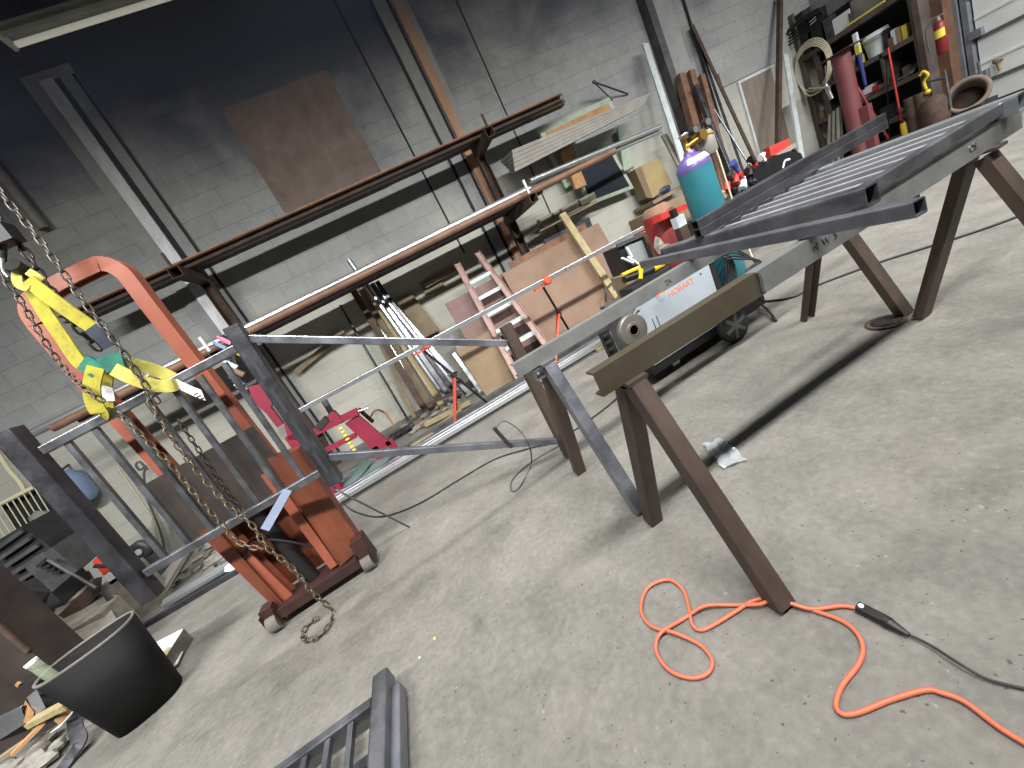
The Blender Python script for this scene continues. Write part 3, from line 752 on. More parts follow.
# loose cable from the railing foot
MB().path([F(335, 490, .1), F(345, 505, .03), F(362, 514), F(385, 516), F(420, 503), F(460, 479), F(495, 459), F(530, 448), F(558, 440), F(600, 412), F(628, 388), F(634, 380)], .005, n=6).build('floor_cable', 'cable_black', **T('dark cable snaking from the lift truck towards the welder', 'cable'))
q = lambda px, py: rpx(px, py, -.03)
t = thing('cable_loop', 'cable loop clamped on the lower sloped rail, drooping to floor', 'cable', rpx(505, 440))
MB().path([q(494, 428), q(503, 438), q(512, 447)], .013, n=6).build('clamp', 'cable_black', t)
MB().path([q(496, 430), q(498, 425), q(505, 421), q(519, 430), q(529, 445), F(531, 464, .02), F(520, 486, .008), F(512, 491, .008), F(511, 482, .008), F(521, 470, .008), F(540, 456, .008), F(562, 444, .008)], .0045, n=6).build('wire', 'cable_grey', t)
def rk(px, py, r, m, name, label, cat, sq=(1, 1, .6)):
    c = fl(px, py); MB().rock(c+V3((0, 0, r*.5)), r, sq).build(name, m, **T(label, cat))
rk(435, 639, .007, 'yellow_strip', 'yellow_chip', 'tiny yellow chip lying alone on the concrete', 'chip')
rk(420, 658, .005, 'tag_white', 'white_chip', 'tiny white chip on the concrete near the yellow one', 'chip')
# ================================================================== CANTILEVER RACK ON THE BACK WALL
def upright(x, label, arm2_tip, m='rust_dark'):
    xb = x-.02
    t = thing('rack_upright', label, 'rack', (x, 5.4, 0), 'cantilever stock rack')
    MB().chan((x, 5.36, 0), (x, 5.36, 2.72), .11, .1, .01, up=(1, 0, 0)).build('post', m, t)
    MB().tube((x, 4.70, 2.585), (x, 5.36, 2.585), .105, .105, t=.007, r=.008).build('arm', m, t)
    MB().bb((x-.012, 4.70, 2.64), (x+.012, 4.72, 2.78)).build('arm_stop', m, t)
    MB().tube((xb, arm2_tip, 1.69), (xb, 5.36, 1.69), .098, .098, t=.007, r=.008).build('arm', m, t)
    MB().bb((x-.06, arm2_tip, 1.75), (x-.035, arm2_tip+.02, 1.90)).build('arm_stop', 'white_steel', t)
    MB().bb((x-.09, 5.2, 0), (x+.09, 5.56, .02)).build('base_plate', m, t)
    return t
upright(-1.475, 'rusty rack upright with open square arms behind the hanging railing', 4.33)
upright(2.12, 'rusty rack upright beside the brown timber post with dark pipe', 4.33)
# stock on the upper arms
cb_ = thing('channel_beam', 'long rusty channel beam with top edge painted lit, in front on the upper rack arms', 'beam', (.3, 4.95, 2.637))
MB().chan((-2.62, 4.985, 2.672), (3.30, 4.985, 2.672), .07, .07, .01, flip=-1).build('web', 'rust_dark', cb_)
MB().bb((-2.62, 4.905, 2.707), (3.30, 4.985, 2.722)).build('top_edge', 'rust_edge_lit', cb_)  # lit flange edge and shaded web painted as two rust tones
MB().tube((-2.5, 5.05, 2.685), (3.38, 5.05, 2.685), .09, .09, t=.006).build('steel_tube', 'dark_steel', **T('long dark square tube just behind the channel beam with painted lit edge on the upper arms', 'tube'))
MB().tube((-2.55, 5.16, 2.69), (3.42, 5.16, 2.69), .1, .1, t=.006).build('steel_tube', 'rust_dark', **T('dark rusty tube at the back of the upper rack arms', 'tube'))
# lower arms
MB().pipe((-3.28, 4.61, 1.832), (2.24, 4.61, 1.832), .042, .037, n=20).build('steel_pipe', 'bright_steel', **T('long shiny galvanized pipe on the lower rack arms', 'pipe'))
MB().pipe((-3.0, 4.49, 1.778), (3.38, 4.47, 1.772), .037, .032, n=20).build('steel_pipe', 'rust_pipe', **T('long brown rusty pipe in front below the shiny pipe on the lower rack arms', 'pipe'))
MB().tube((-2.95, 4.74, 1.785), (2.2, 4.74, 1.785), .08, .08, t=.005).build('steel_tube', 'dark_steel', **T('dark square tube lying right behind the shiny pipe', 'tube'))
for k_, y in enumerate((4.9, 5.03, 5.16)):
    MB().tube((-2.6+.1*k_, y, 1.81), (2.5-.12*k_, y, 1.81), .1, .1, t=.006).build('steel_tube', 'rust_dark', **T(['thick dark tube second behind the shiny pipe on the lower arms', 'thick dark tube in the middle of the rear lower arm stock', 'thick dark tube nearest the rack posts on the lower arms'][k_], 'tube'))
for k_ in range(2):
    a, b_ = ony(530, 181+6*k_, 4.52+.08*k_), ony(661, 126+5*k_, 4.8+.08*k_)
    MB().pipe(a, b_, .028, .024).build('conduit', 'bright_steel', **T(('shiny conduit on top of the pair reaching towards the white board' if k_ == 0 else 'shiny conduit below its twin reaching towards the white board'), 'conduit', 'shiny conduits'))
# grey ribbed siding stack on brackets
st = thing('siding_stack', 'stack of grey ribbed siding panels on wall brackets', 'siding', (3.45, 5.1, 2.2))
A1, A2, B1, B2 = ony(512, 150, 4.83), ony(515, 172, 4.83), ony(652, 92, 4.83), ony(640, 108, 4.83)
for i in range(5):
    f0, f1 = i/5, (i+.93)/5
    MB().prism([A1.lerp(A2, f0), B1.lerp(B2, f0), B1.lerp(B2, f1), A1.lerp(A2, f1)], (.02*i, .42-.03*i, .05)).build('panel', 'siding', st)
br_ = thing('wall_bracket', 'thin black wall bracket poking out above the siding stack', 'bracket', (4.3, 5.5, 2.6))
p = ony(594, 82, 5.25)
MB().path([p, ony(628, 94, 5.58)], .012, n=6).path([p, ony(612, 100, 5.58)], .01, n=6).build('strut', 'dark_steel', br_)
MB().ball(p, .025).build('tip', 'dark_steel', br_)
# old painted window frames hanging behind
def wframe(name, pts, y, w, m, label, cat, glass=None, grp=None, dep=.05):
    t = thing(name, label, cat, ony(*pts[3], y), grp)
    c = [ony(px, py, y) for px, py in pts]; ctr = sum(c, V3())/4
    f_ = MB()
    inn = []
    for i in range(4):
        e1 = (c[(i+1) % 4]-c[i]).normalized(); e0 = (c[i]-c[i-1]).normalized()
        inn.append(c[i]+e1*w-e0*w)
    for i in range(4):
        j = (i+1) % 4; f_.prism([c[i], c[j], inn[j], inn[i]], (0, dep, 0))
    f_.build('frame', m, t)
    if glass: MB().prism([inn[0], inn[1], inn[2], inn[3]], (0, .008, 0)).build('pane', glass, t)
    return t
wframe('window_frame', [(538, 130), (609, 97), (618, 112), (548, 147)], 5.42, .07, 'mint_paint', 'pale green painted frame leaning on wall above the siding stack', 'frame', 'timber_orange', 'old painted frames')
t = wframe('window_frame', [(570, 165), (610, 145), (634, 188), (590, 205)], 5.40, .05, 'mint_paint', 'pale green window sash with dark glass under the siding stack', 'frame', 'glass_dark', 'old painted frames')
t = wframe('window_frame', [(548, 150), (574, 138), (586, 176), (566, 188)], 5.45, .05, 'mint_paint', 'pale green frame empty of glass left of the dark sash', 'frame', 'siding', 'old painted frames')
c_ = [ony(px, py, 5.3) for px, py in ((562, 151), (571, 147), (587, 185), (576, 189))]
MB().prism(c_, (0, .06, 0)).build('timber_block', 'timber_orange', **T('orange-brown timber strip standing between the two green frames', 'timber'))
c_ = [ony(px, py, 5.48) for px, py in ((618, 128), (626, 124), (634, 168), (624, 172))]
MB().prism(c_, (0, .04, 0)).build('sash_stile', 'mint_paint', **T('loose pale green sash stile beside the dark glass', 'timber'))
# low stone ledge / shelf of rubble blocks under the frames
ld = thing('wall_shelf', 'plank shelf with dusty odds and ends under the window frames', 'shelf', (2.7, 5.4, 1.2))
A_, B_ = ony(537, 232, 5.35), ony(594, 203, 5.35)
MB().bar(A_, B_, .18, .04).build('plank', 'timber_old', ld)
MB().bar(ony(545, 245, 5.45), ony(590, 222, 5.45), .05, .14).build('support', 'dark_steel', ld)
def at5(px, py, y=5.3): return ony(px, py, y)
for i, (px, py, w_, h_) in enumerate(((546, 221, .22, .12), (556, 216, .16, .1), (568, 209, .3, .1), (586, 200, .26, .09))):
    p = at5(px, py); MB().box(p, (w_, .12, h_)).build('concrete_block', 'rubble', **T(['longest grey block on the plank shelf', 'small pale block on the plank shelf', 'dusty flat block in the middle of the plank shelf', 'flat block at the plank shelf end below the dark sash'][i] if i else 'grey block at the plank shelf end nearest the rack upright', 'block', 'blocks on the plank shelf'))
# big brown sheet leaning, pinkish one next to it
def lean(name, m, pts, label, cat, th=.02):
    P = [ony(px, py, y) if y > 0 else fl(px, py) for px, py, y in pts]
    MB().prism(P, (0, th, .004)).build(name, m, **T(label, cat))
def slab(name, m, x0, x1, ztop, yb, yt, th, label, cat, xs=0.0):
    MB().prism([(x0, yb, 0), (x1, yb, 0), (x1+xs, yt, ztop), (x0+xs, yt, ztop)], (0, th, 0)).build(name, m, **T(label, cat))
slab('plywood_sheet', 'plywood_brown', 1.45, 2.93, 1.12, 4.42, 4.76, .02, 'wide stained brown sheet leaning on the wall behind the pipe stands', 'sheet', .06)
slab('plywood_sheet', 'sheet_pink', .72, 1.62, 1.12, 4.62, 4.86, .02, 'pinkish brown sheet leaning behind the stepladder', 'sheet')
slab('plywood_sheet', 'rust', 1.7, 2.9, 1.2, 4.62, 4.92, .02, 'rusty sheet whose top edge shows above the wide stained sheet', 'sheet')
slab('board_offcut', 'cardboard_tan', .55, 1.05, .62, 4.35, 4.5, .015, 'tan board offcut leaning near the ladder feet', 'board', -.03)
a, b_ = ony(562, 214, 4.74), ony(616, 296, 4.33)
d_ = a-b_; b_ = b_-d_*((b_.z-.02)/d_.z)
MB().bar(a, b_, .09, .045, up=(0, -1, .2), r=.003).build('timber_stud', 'timber', **T('pale timber stud leaning diagonally on the wide brown sheet', 'timber'))
MB().path([ony(612, 283, 4.36), ony(614, 290, 4.34), ony(613, 302, 4.34)], .012, n=6).path([ony(612, 283, 4.36), ony(606, 290, 4.34), ony(606, 302, 4.34)], .012, n=6).build('metal_clip', 'dark_steel', **T('black metal clip round the foot of the pale stud', 'clip'))
MB().pipe(ony(-14, 157, 5.52), ony(45, 229, 5.52), .05, .043, n=14).build('downpipe', 'siding', **T('grey downpipe fixed on the wall behind the hoist chains', 'pipe'))
# ------------------------------------------------ stepladder
lad = thing('stepladder', 'pinkish fibreglass stepladder folded and leaned against the wall', 'ladder', (1.2, 4.2, 0))
Lf, Rf = V3((.94, 4.16, 0)), V3((1.43, 4.12, 0))
Lt, Rt = ony(457, 264, 4.95), ony(477, 253, 4.95)
for a, b_ in ((Lf, Lt), (Rf, Rt)):
    MB().chan(a, b_, .075, .03, .006, up=(1, 0, 0), flip=1).build('side_rail', 'ladder_rail', lad)
nst = 7
for i in range(1, nst):
    f_ = i/nst*.99-.03
    a, b_ = Lf.lerp(Lt, f_), Rf.lerp(Rt, f_)
    MB().bb((a.x+.02, a.y-.05, a.z-.03), (b_.x-.02, a.y+.05, a.z+.012)).build('step', 'white_steel', lad)
    MB().prism([a+V3((.01, -.04, 0)), a+V3((.07, -.04, 0)), a+V3((.01, -.04, -.07))], (0, .004, 0)).prism([b_+V3((-.01, -.04, 0)), b_+V3((-.07, -.04, 0)), b_+V3((-.01, -.04, -.07))], (0, .004, 0)).build('step_brace', 'aluminium', lad)
for a, b_ in ((Lf, Lt), (Rf, Rt)):
    MB().bar(a+V3((.03, .14, 0)), b_+V3((.01, .1, -.08)), .03, .02, up=(0, 1, 0)).build('rear_rail', 'ladder_rail', lad)
# ------------------------------------------------ stock leaning upright between ladder and rack
lean_specs = [
 ((350, 285), (425, 410), 5.15, .05, 'rust_dark', 'tube', 'dark rusty tube, first of the leaning stock on the side by the red frame'),
 ((357, 283), (432, 407), 5.30, .04, 'timber_old', 'bar', 'weathered batten leaning in the stock behind the dark rusty tube'),
 ((363, 282), (441, 403), 5.05, .045, 'timber', 'bar', 'yellowish batten leaning in the wall stock'),
 ((349, 260), (448, 402), 4.98, .032, 'galvanized', 'pipe', 'brightest shiny pipe leaning among the wall stock'),
 ((372, 284), (453, 401), 5.10, .04, 'blue_steel', 'tube', 'bluish square tube leaning beside the brightest pipe'),
 ((377, 282), (459, 399), 5.02, .036, 'dark_steel', 'tube', 'black square tube leaning next to the brightest pipe'),
 ((383, 295), (464, 398), 4.98, .03, 'bright_steel', 'pipe', 'thin shiny pipe leaning near the stand with the orange leg'),
 ((392, 305), (470, 394), 5.0, .05, 'blue_steel', 'tube', 'broad bluish bar leaning behind the orange stand leg'),
 ((340, 305), (403, 412), 5.45, .014, 'dark_steel', 'rod', 'thin black rod leaning on the cream wall apart from the stock'),
 ((374, 330), (415, 418), 5.4, .03, 'timber_old', 'bar', 'short grey batten leaning at the edge of the stock by the wall'),
 ((382, 330), (424, 412), 5.3, .03, 'galvanized', 'bar', 'grey flat bar leaning just inside the short grey batten'),
 ((455, 352), (478, 382), 4.75, .03, 'galvanized', 'angle', 'short angle iron leaning beside the tan board offcut'),
 ((448, 330), (490, 376), 4.8, .04, 'dark_steel', 'angle', 'dark angle iron leaning beside the short grey one'),
]
for tp, bt, y, w_, m, k_, lab in lean_specs:
    a = ony(tp[0], tp[1], min(y+.25, 5.5)); b_ = ony(bt[0], bt[1], y-.1); b_.z = .0
    mb = MB()
    if k_ in ('pipe', 'rod'): mb.cyl(b_, a, w_, n=12)
    elif k_ == 'tube': mb.tube(b_, a, w_*1.6, w_*1.6, t=.005, up=(0, 1, 0))
    elif k_ == 'angle': mb.angle(b_, a, w_*1.6, .006, up=(0, 1, 0))
    else: mb.bar(b_, a, w_*1.8, w_, up=(0, 1, 0))
    nm = {'tube': 'square_tube', 'bar': 'batten', 'pipe': 'steel_pipe', 'rod': 'steel_rod', 'angle': 'angle_iron'}[k_]
    mb.build(nm, m, **T(lab, k_, 'stock leaning on the back wall'))
# brown strip and short batten on the wall
for pts, m, y, lab in (((( 395, 300), (412, 294), (440, 330), (424, 338)), 'timber_old', 5.5, 'brown strip on the wall left of the ladder'),
                      (((421, 284), (426, 296), (445, 288), (440, 276)), 'timber_old', 5.55, 'short batten fixed on the wall near the ladder top')):
    MB().prism([ony(px, py, y) for px, py in pts], (0, .04, 0)).build('wall_strip', m, **T(lab, 'board'))
bl = MB().bar(ony(296, 372, 5.5), ony(344, 331, 5.5), .03, .07)
bl.build('wall_batten', 'timber_old', **T('pale wooden batten screwed to the wall behind the upper sloped rail', 'batten'))
bl = MB().bar(ony(425, 286, 5.5), ony(462, 265, 5.5), .05, .06)
bl.build('wall_batten', 'timber_old', **T('pale batten on the wall beside the ladder top', 'batten'))
# right-hand leaning stock near the column
specs2 = [
 ((645, 44), (684, 165), 5.2, .05, 'white_steel', 'bar', 'white board leaning on the steel column'),
 ((680, 76), (708, 178), 5.2, .07, 'rust', 'tube', 'rusty square tube leaning beside the white board, first of three'),
 ((690, 72), (720, 182), 5.2, .06, 'rust', 'tube', 'rusty square tube leaning in the middle of three'),
 ((701, 76), (730, 186), 5.15, .05, 'rust', 'tube', 'rusty square tube leaning nearest the black tube'),
 ((695, 86), (733, 178), 5.0, .04, 'dark_steel', 'tube', 'black square tube leaning in front of the rusty ones'),
 ((705, 95), (750, 166), 5.1, .014, 'blue_steel', 'rod', 'thin bluish rod crossing the leaning stock'),
 ((694, 24), (757, 160), 5.3, .03, 'rust_dark', 'angle', 'tall brown angle iron leaning on the block wall'),
 ((693, 26), (742, 168), 5.35, .022, 'dark_steel', 'bar', 'tall dark flat bar leaning beside the brown angle iron'),
 ((664, 135), (690, 185), 5.1, .05, 'siding', 'bar', 'short grey board leaning behind the gas cylinder'),
 ((780, -5), (778, 140), 5.3, .04, 'rust_dark', 'tube', 'tall dark brown tube standing by the shelf end'),
 ((785, 55), (802, 160), 5.25, .05, 'white_steel', 'bar', 'narrow whitish board leaning at the shelf end'),
]
for tp, bt, y, w_, m, k_, lab in specs2:
    a = ony(tp[0], tp[1], y+.2); b_ = ony(bt[0], bt[1], y-.15)
    d_ = (a-b_); b_ = b_-d_*(b_.z/d_.z)
    if b_.y < 4.0: b_.y = 4.6
    mb = MB()
    if k_ in ('pipe', 'rod'): mb.cyl(b_, a, w_, n=12)
    elif k_ == 'tube': mb.tube(b_, a, w_*1.7, w_*1.7, t=.006, up=(0, 1, 0))
    elif k_ == 'angle': mb.angle(b_, a, w_*2, .008, up=(0, 1, 0))
    else: mb.bar(b_, a, w_*2, w_*.6, up=(0, 1, 0))
    nm = {'tube': 'square_tube', 'bar': 'flat_board', 'rod': 'steel_rod', 'angle': 'angle_iron'}[k_]
    mb.build(nm, m, **T(lab, k_, 'stock leaning by the steel column'))
# ------------------------------------------------ long tube on three pipe stands
MB().tube(ony(299, 411, 3.9), ony(690, 203, 3.9), .042, .042, t=.004, r=.004).build('support_tube', 'galvanized', **T('long grey square tube carried level on the orange pipe stands', 'tube'))
def stand(head, foot1, foot2, label, zc=.47):
    t = thing('pipe_stand', label, 'stand', (head.x, head.y, 0), 'orange and black pipe stands')
    h = V3((head.x, head.y, head.z-.03))
    MB().bb((h.x-.1, h.y-.03, h.z-.015), (h.x+.06, h.y+.03, h.z)).build('head_plate', 'stand_orange', t)
    MB().lathe([(.03, -.02), (.042, -.012), (.042, .012), (.03, .02)], h+V3((.055, -.05, .025)), (0, 1, 0), n=12).build('knob', 'stand_orange', t)
    p = V3((foot1.x, foot1.y, .03)); c_ = h.lerp(p, .45)
    MB().cyl(p, h, .013).build('mast', 'black_gloss', t)
    MB().cyl(c_-(h-p).normalized()*.03, c_+(h-p).normalized()*.03, .026).box(c_+V3((.03, -.02, .02)), (.03, .02, .02)).build('collar', 'black_plastic', t)
    l1 = MB().bar(c_+V3((-.01, -.02, -.02)), V3((foot2.x, foot2.y, .03)), .035, .022, up=(1, 0, 0)).build('leg', 'stand_orange', t)
    MB().bb((foot2.x-.05, foot2.y-.05, 0), (foot2.x+.05, foot2.y+.05, .04)).build('foot', 'black_rubber', l1)
    MB().bb((foot1.x-.06, foot1.y-.04, 0), (foot1.x+.03, foot1.y+.04, .045)).build('foot', 'stand_orange', t)
    MB().bar(c_+V3((0, .03, 0)), V3((h.x, h.y+.45, .02)), .035, .022, up=(1, 0, 0)).build('leg', 'stand_orange', t)
    return t
stand(ony(421, 347, 3.9), fl(492, 408), fl(456, 427), 'orange and black pipe stand nearest the red frame')
stand(ony(541, 283, 3.9), fl(577, 344), fl(556, 377), 'orange and black pipe stand in front of the wide brown sheet')
h3 = ony(644, 228, 3.9); stand(h3, V3((h3.x+.3, 3.78, 0)), V3((h3.x-.12, 3.82, 0)), 'orange and black pipe stand behind the tool bags')
# ------------------------------------------------ long stock lying on the floor
for k_, (y, m, x0, x1, lab, s_) in enumerate(((3.66, 'bright_steel', -2.72, 3.0, 'long shiny tube lying on the floor on spacers, the front one of three', .05),
       (3.735, 'bright_steel', -2.75, 2.9, 'long shiny tube in the middle of the three lying on floor spacers', .05),
       (3.81, 'blue_steel', -2.3, 3.3, 'long bluish tube at the rear of the three lying on floor spacers', .055))):
    MB().tube((x0, y, .035+s_/2), (x1, y-.10, .035+s_/2), s_, s_, t=.004, r=.009).build('floor_tube', m, **T(lab, 'tube', 'long stock on the floor'))
for k_, x in enumerate((-2.1, -.2, 1.7)):
    yy = 3.735-.1*(x+2.7)/5.6
    MB().bb((x-.04, yy-.14, 0), (x+.04, yy+.16, .034)).build('spacer_block', 'timber_old', **T(['timber spacer under the long floor tubes behind the lift truck', 'timber spacer under the long floor tubes by the orange stand leg', 'timber spacer under the long floor tubes near the welder'][k_], 'spacer', 'spacers under the floor tubes'))
MB().tube((-1.4, 4.14, .03), (3.1, 4.04, .03), .05, .05, t=.005).build('floor_tube', 'machine_grey', **T('thin grey tube on the floor behind the long channels', 'tube', 'long stock on the floor'))
MB().bar(fl(412, 447, .02), fl(460, 411, .02), .10, .03).build('floor_plank', 'timber_old', **T('weathered plank on the floor beside the orange stand leg', 'plank'))
MB().bar(fl(425, 425, .05), fl(470, 402, .05), .05, .04).build('floor_plank', 'timber', **T('pale plank lying before the leaning stock', 'plank'))
MB().bar(ony(426, 405, 4.75), ony(462, 390, 4.75), .04, .03).build('toe_angle', 'rust_dark', **T('rusty angle iron lying across the feet of the leaning stock', 'angle'))
MB().bb((.2, 4.72, 0), (.24, 4.78, ony(426, 405, 4.75).z)).build('toe_block', 'timber_old', **T('short wood block propping the rusty angle iron', 'block')) if False else None
random.seed(3)
n_ = 0
for i in range(26):
    x = random.uniform(-.75, .75); y = random.uniform(4.45, 5.1); r = random.uniform(.03, .075)
    MB().rock((x, y, r*.4), r, (1.3, 1, .6)).build('rubble_chunk', random.choice(['rubble', 'rubble', 'rubble_rust']), **T('dusty chunk of debris piled at the foot of the leaning stock', 'debris', 'debris along the back wall'))
# ================================================================== WELDER, GAS CYLINDER
w = thing('welding_machine', 'grey and teal welding machine on wheels behind the sawhorse rails', 'welder', (1.65, 2.45, 0))
x0, x1, y0, y1, zb, zt = 1.36, 2.03, 2.2, 2.50, .13, .555
MB().prism([(x0+.0, y0, zb), (x1-.02, y0, zb), (x1-.005, y0, zt), (x0+.035, y0, zt)], (0, y1-y0, 0)).build('side_panel', 'welder_grey', w)
MB().bb((x1-.01, y0+.01, zb), (x1+.05, y1-.01, zt)).build('rear_vent', 'black_plastic', w)
MB().bb((x0-.012, y0+.03, zb+.02), (x0+.02, y1-.03, zt-.03)).build('front_panel', 'machine_grey', w)
MB().bb((x0+.03, y0, zt), (x1+.05, y1, zt+.015)).build('top_cover', 'teal_paint', w)
MB().bb((x0-.02, y0, .09), (x1+.35, y1, .15)).build('base_tray', 'black_plastic', w)
fr = MB()
for x in (1.475, 1.51): fr.bb((x, y0-.004, .16), (x+.004, y0, .44))
fr.build('panel_seam', 'machine_grey', w)
sc_ = MB()
for x, z in ((1.41, .53), (1.41, .2), (1.94, .53), (1.97, .2), (1.44, .30)): sc_.cyl((x, y0-.003, z), (x, y0, z), .006, n=8)
sc_.build('screws', 'dark_steel', w)
lc = ony(681, 287.5, 2.2); text('logo_text', 'HOBART', .056, 'logo_orange', w, (lc.x, y0-.001, lc.z), (1, 0, 0), (0, 0, 1))
lg = MB()
c = ony(661, 295.5, 2.199); r = .036
half = lambda a0, a1: [c+V3((r*math.cos(math.radians(a)), 0, r*math.sin(math.radians(a)))) for a in range(a0, a1+1, 12)]
lg.prism(half(0, 180), (0, -.001, 0)); lg.build('logo_upper', 'logo_orange', w)
MB().prism(half(180, 360), (0, -.001, 0)).build('logo_lower', 'logo_blue', w)
s4 = MB(); P = []
for i in range(8):
    a = math.radians(45*i+10); rr = .026 if i % 2 == 0 else .012
    P.append(c+V3((rr*math.cos(a), -.0011, rr*math.sin(a))))
s4.prism(P, (0, -.001, 0)).build('logo_star', 'welder_grey', w)
# rear wheel with spokes, front caster
wc = V3((1.985, 2.13, .12))
wh = MB().lathe([(.084, -.025), (.116, -.02), (.12, 0), (.116, .02), (.084, .025)], wc, (0, 1, 0), n=32).build('wheel', 'black_rubber', w)
hb = MB().cyl(wc+V3((0, -.03, 0)), wc+V3((0, .02, 0)), .022)
for i in range(6):
    a = 2*PI*i/6+.3; u = V3((math.cos(a), 0, math.sin(a)))
    hb.bar(wc+u*.015+V3((0, -.018, 0)), wc+u*.09+V3((0, -.018, 0)), .026, .02, up=(0, 1, 0))
hb.build('spokes', 'machine_grey', wh)
MB().cyl(wc, wc+V3((0, .55, 0)), .012).build('axle', 'dark_steel', w)
wh2 = MB().lathe([(.084, -.025), (.116, -.02), (.12, 0), (.116, .02), (.084, .025)], wc+V3((0, .55, 0)), (0, 1, 0), n=24).build('wheel', 'black_rubber', w)
cc = V3((1.565, 2.28, .046))
cs = MB().cyl(cc+V3((0, -.015, 0)), cc+V3((0, .015, 0)), .046, n=20).build('caster', 'black_rubber', w)
MB().bb((cc.x-.03, cc.y-.022, .04), (cc.x+.03, cc.y-.018, .1)).bb((cc.x-.03, cc.y+.018, .04), (cc.x+.03, cc.y+.022, .1)).bb((cc.x-.03, cc.y-.022, .09), (cc.x+.03, cc.y+.022, .1)).build('caster_fork', 'bright_steel', cs)
# round disc with brown hub on black ribbed bracket at the front
dc = ony(633, 330, 2.1)
d = MB().lathe([(.06, -.02), (.096, -.03), (.1, -.02), (.1, .006), (.09, .012), (.05, .008), (.045, .012)], dc, (0, -1, 0), n=32).build('cable_drum', 'disc_steel', w)
MB().lathe([(.036, .0), (.036, .016), (.031, .016), (.028, .012), (.0, .012)], dc, (0, -1, 0), n=24).build('drum_hub', 'hub_brown', d)
A = ony(603, 331, 2.12); B = ony(623, 376, 2.12)
MB().bar(A, B, .035, .06, up=(1, 0, 0)).build('ribbed_bracket', 'black_plastic', w)
rb = MB()
for i in range(7):
    p = A.lerp(B, (i+.5)/7); rb.box(p+V3((-.012, -.035, 0)), (.04, .012, .012))
rb.build('bracket_ribs', 'black_rubber', w)
MB().prism([ony(622, 366, 2.1), ony(652, 349, 2.1), ony(653, 360, 2.1), ony(626, 376, 2.1)], (0, .12, 0)).build('clamp_block', 'machine_grey', w)
MB().cyl(ony(637, 310, 2.14), ony(632, 318, 2.14), .014).cyl(ony(632, 318, 2.14), dc+V3((0, .03, 0)), .03).build('drum_mount', 'machine_grey', w)
# coiled cables at the rear
cb = MB()
for i in range(5):
    o = V3((x1+.07+.015*i, 2.22+.03*i, .55+.02*i))
    cb.path([o, o+V3((.10, 0, .02)), o+V3((.14, 0, -.12)), o+V3((.08, 0, -.30)), o+V3((.0, 0, -.36)), o+V3((-.01, 0, -.18))], .007, n=6)
for i in range(4):
    o = ony(716+3*i, 256+i, 2.2)
    cb.path([o, ony(735, 250+3*i, 2.18), ony(755+2*i, 262, 2.18), ony(746, 272+4*i, 2.16), ony(752+4*i, 290+4*i, 2.16)], .007, n=6)
cb.build('coiled_cable', 'cable_black', w)
MB().bb((2.08, 2.34, .05), (2.53, 2.60, .09)).build('cylinder_rack', 'black_plastic', w)
MB().prism([(2.06, 2.2, .1), (2.14, 2.2, .1), (2.12, 2.2, .3), (2.05, 2.2, .36)], (0, .06, 0)).build('rack_cheek', 'teal_paint', w)
# gas cylinder
CX, CY = 2.415, 2.46
g = thing('gas_cylinder', 'teal gas cylinder with purple shoulder and brass regulator', 'gas cylinder', (CX, CY, .09))
R_ = .117
MB().lathe([(R_-.01, .0), (R_, .012), (R_, 1.06)], (CX, CY, .09), n=32).build('body', 'teal_paint', g)
MB().lathe([(R_+.0005, 1.055), (R_, 1.075), (R_-.006, 1.095), (R_-.026, 1.13), (R_-.06, 1.15), (.04, 1.16), (.034, 1.185)], (CX, CY, .09), n=32).build('shoulder', 'purple_paint', g)
zt_ = .09+1.185
lbv = []; lbf = []
for i in range(15):
    an = math.radians(-150+9*i)
    for rr, z in ((R_-.003, 1.097), (R_-.024, 1.132)):
        lbv.append((CX+rr*math.cos(an), CY+rr*math.sin(an), .09+z))
    if i: lbf.append((2*i-2, 2*i, 2*i+1, 2*i-1))
MB().add(lbv, lbf, True).build('shoulder_label', 'tag_white', g)
v = MB().lathe([(.02, 0), (.02, .03), (.014, .03), (.014, .09), (.03, .09), (.03, .105)], (CX, CY, zt_-.01), n=14).build('valve', 'brass', g)
MB().lathe([(.032, 0), (.036, .008), (.032, .016)], (CX, CY, zt_+.10), n=14).build('handwheel', 'bright_steel', v)
rg = MB().cyl((CX, CY, zt_+.03), (CX+.12, CY-.02, zt_+.05), .014).cyl((CX+.12, CY-.05, zt_+.05), (CX+.12, CY+.03, zt_+.05), .034, n=18).cyl((CX+.12, CY-.02, zt_+.05), (CX+.21, CY-.03, zt_+.035), .016).build('regulator', 'brass', g)
for dx_, dz in ((.07, .14), (.19, .15)):
    p = V3((CX+dx_, CY-.03, zt_+dz*.75)); q_ = V3((CX+.12, CY-.02, zt_+.06))
    gb = MB().cyl(q_, p, .008, n=8).cyl(p+V3((0, -.018, 0)), p+V3((0, .018, 0)), .03, n=20).build('gauge', 'black_plastic', g)
    MB().cyl(p+V3((0, -.0195, 0)), p+V3((0, -.018, 0)), .022, n=20).build('dial', 'cable_grey', gb)
fm = V3((CX+.19, CY+.02, zt_-.09))
MB().lathe([(.05, 0), (.062, .02), (.062, .12), (.05, .16), (.02, .18)], fm, n=20).build('flow_bulb', 'siding', g)
MB().path([(CX+.18, CY-.02, zt_+.02), (CX+.20, CY-.03, zt_-.1), (CX+.17, CY-.06, zt_-.4), (CX+.15, CY-.08, .6), (CX+.1, CY-.14, .4)], .006, n=6).build('gas_hose', 'hose_cream', g)
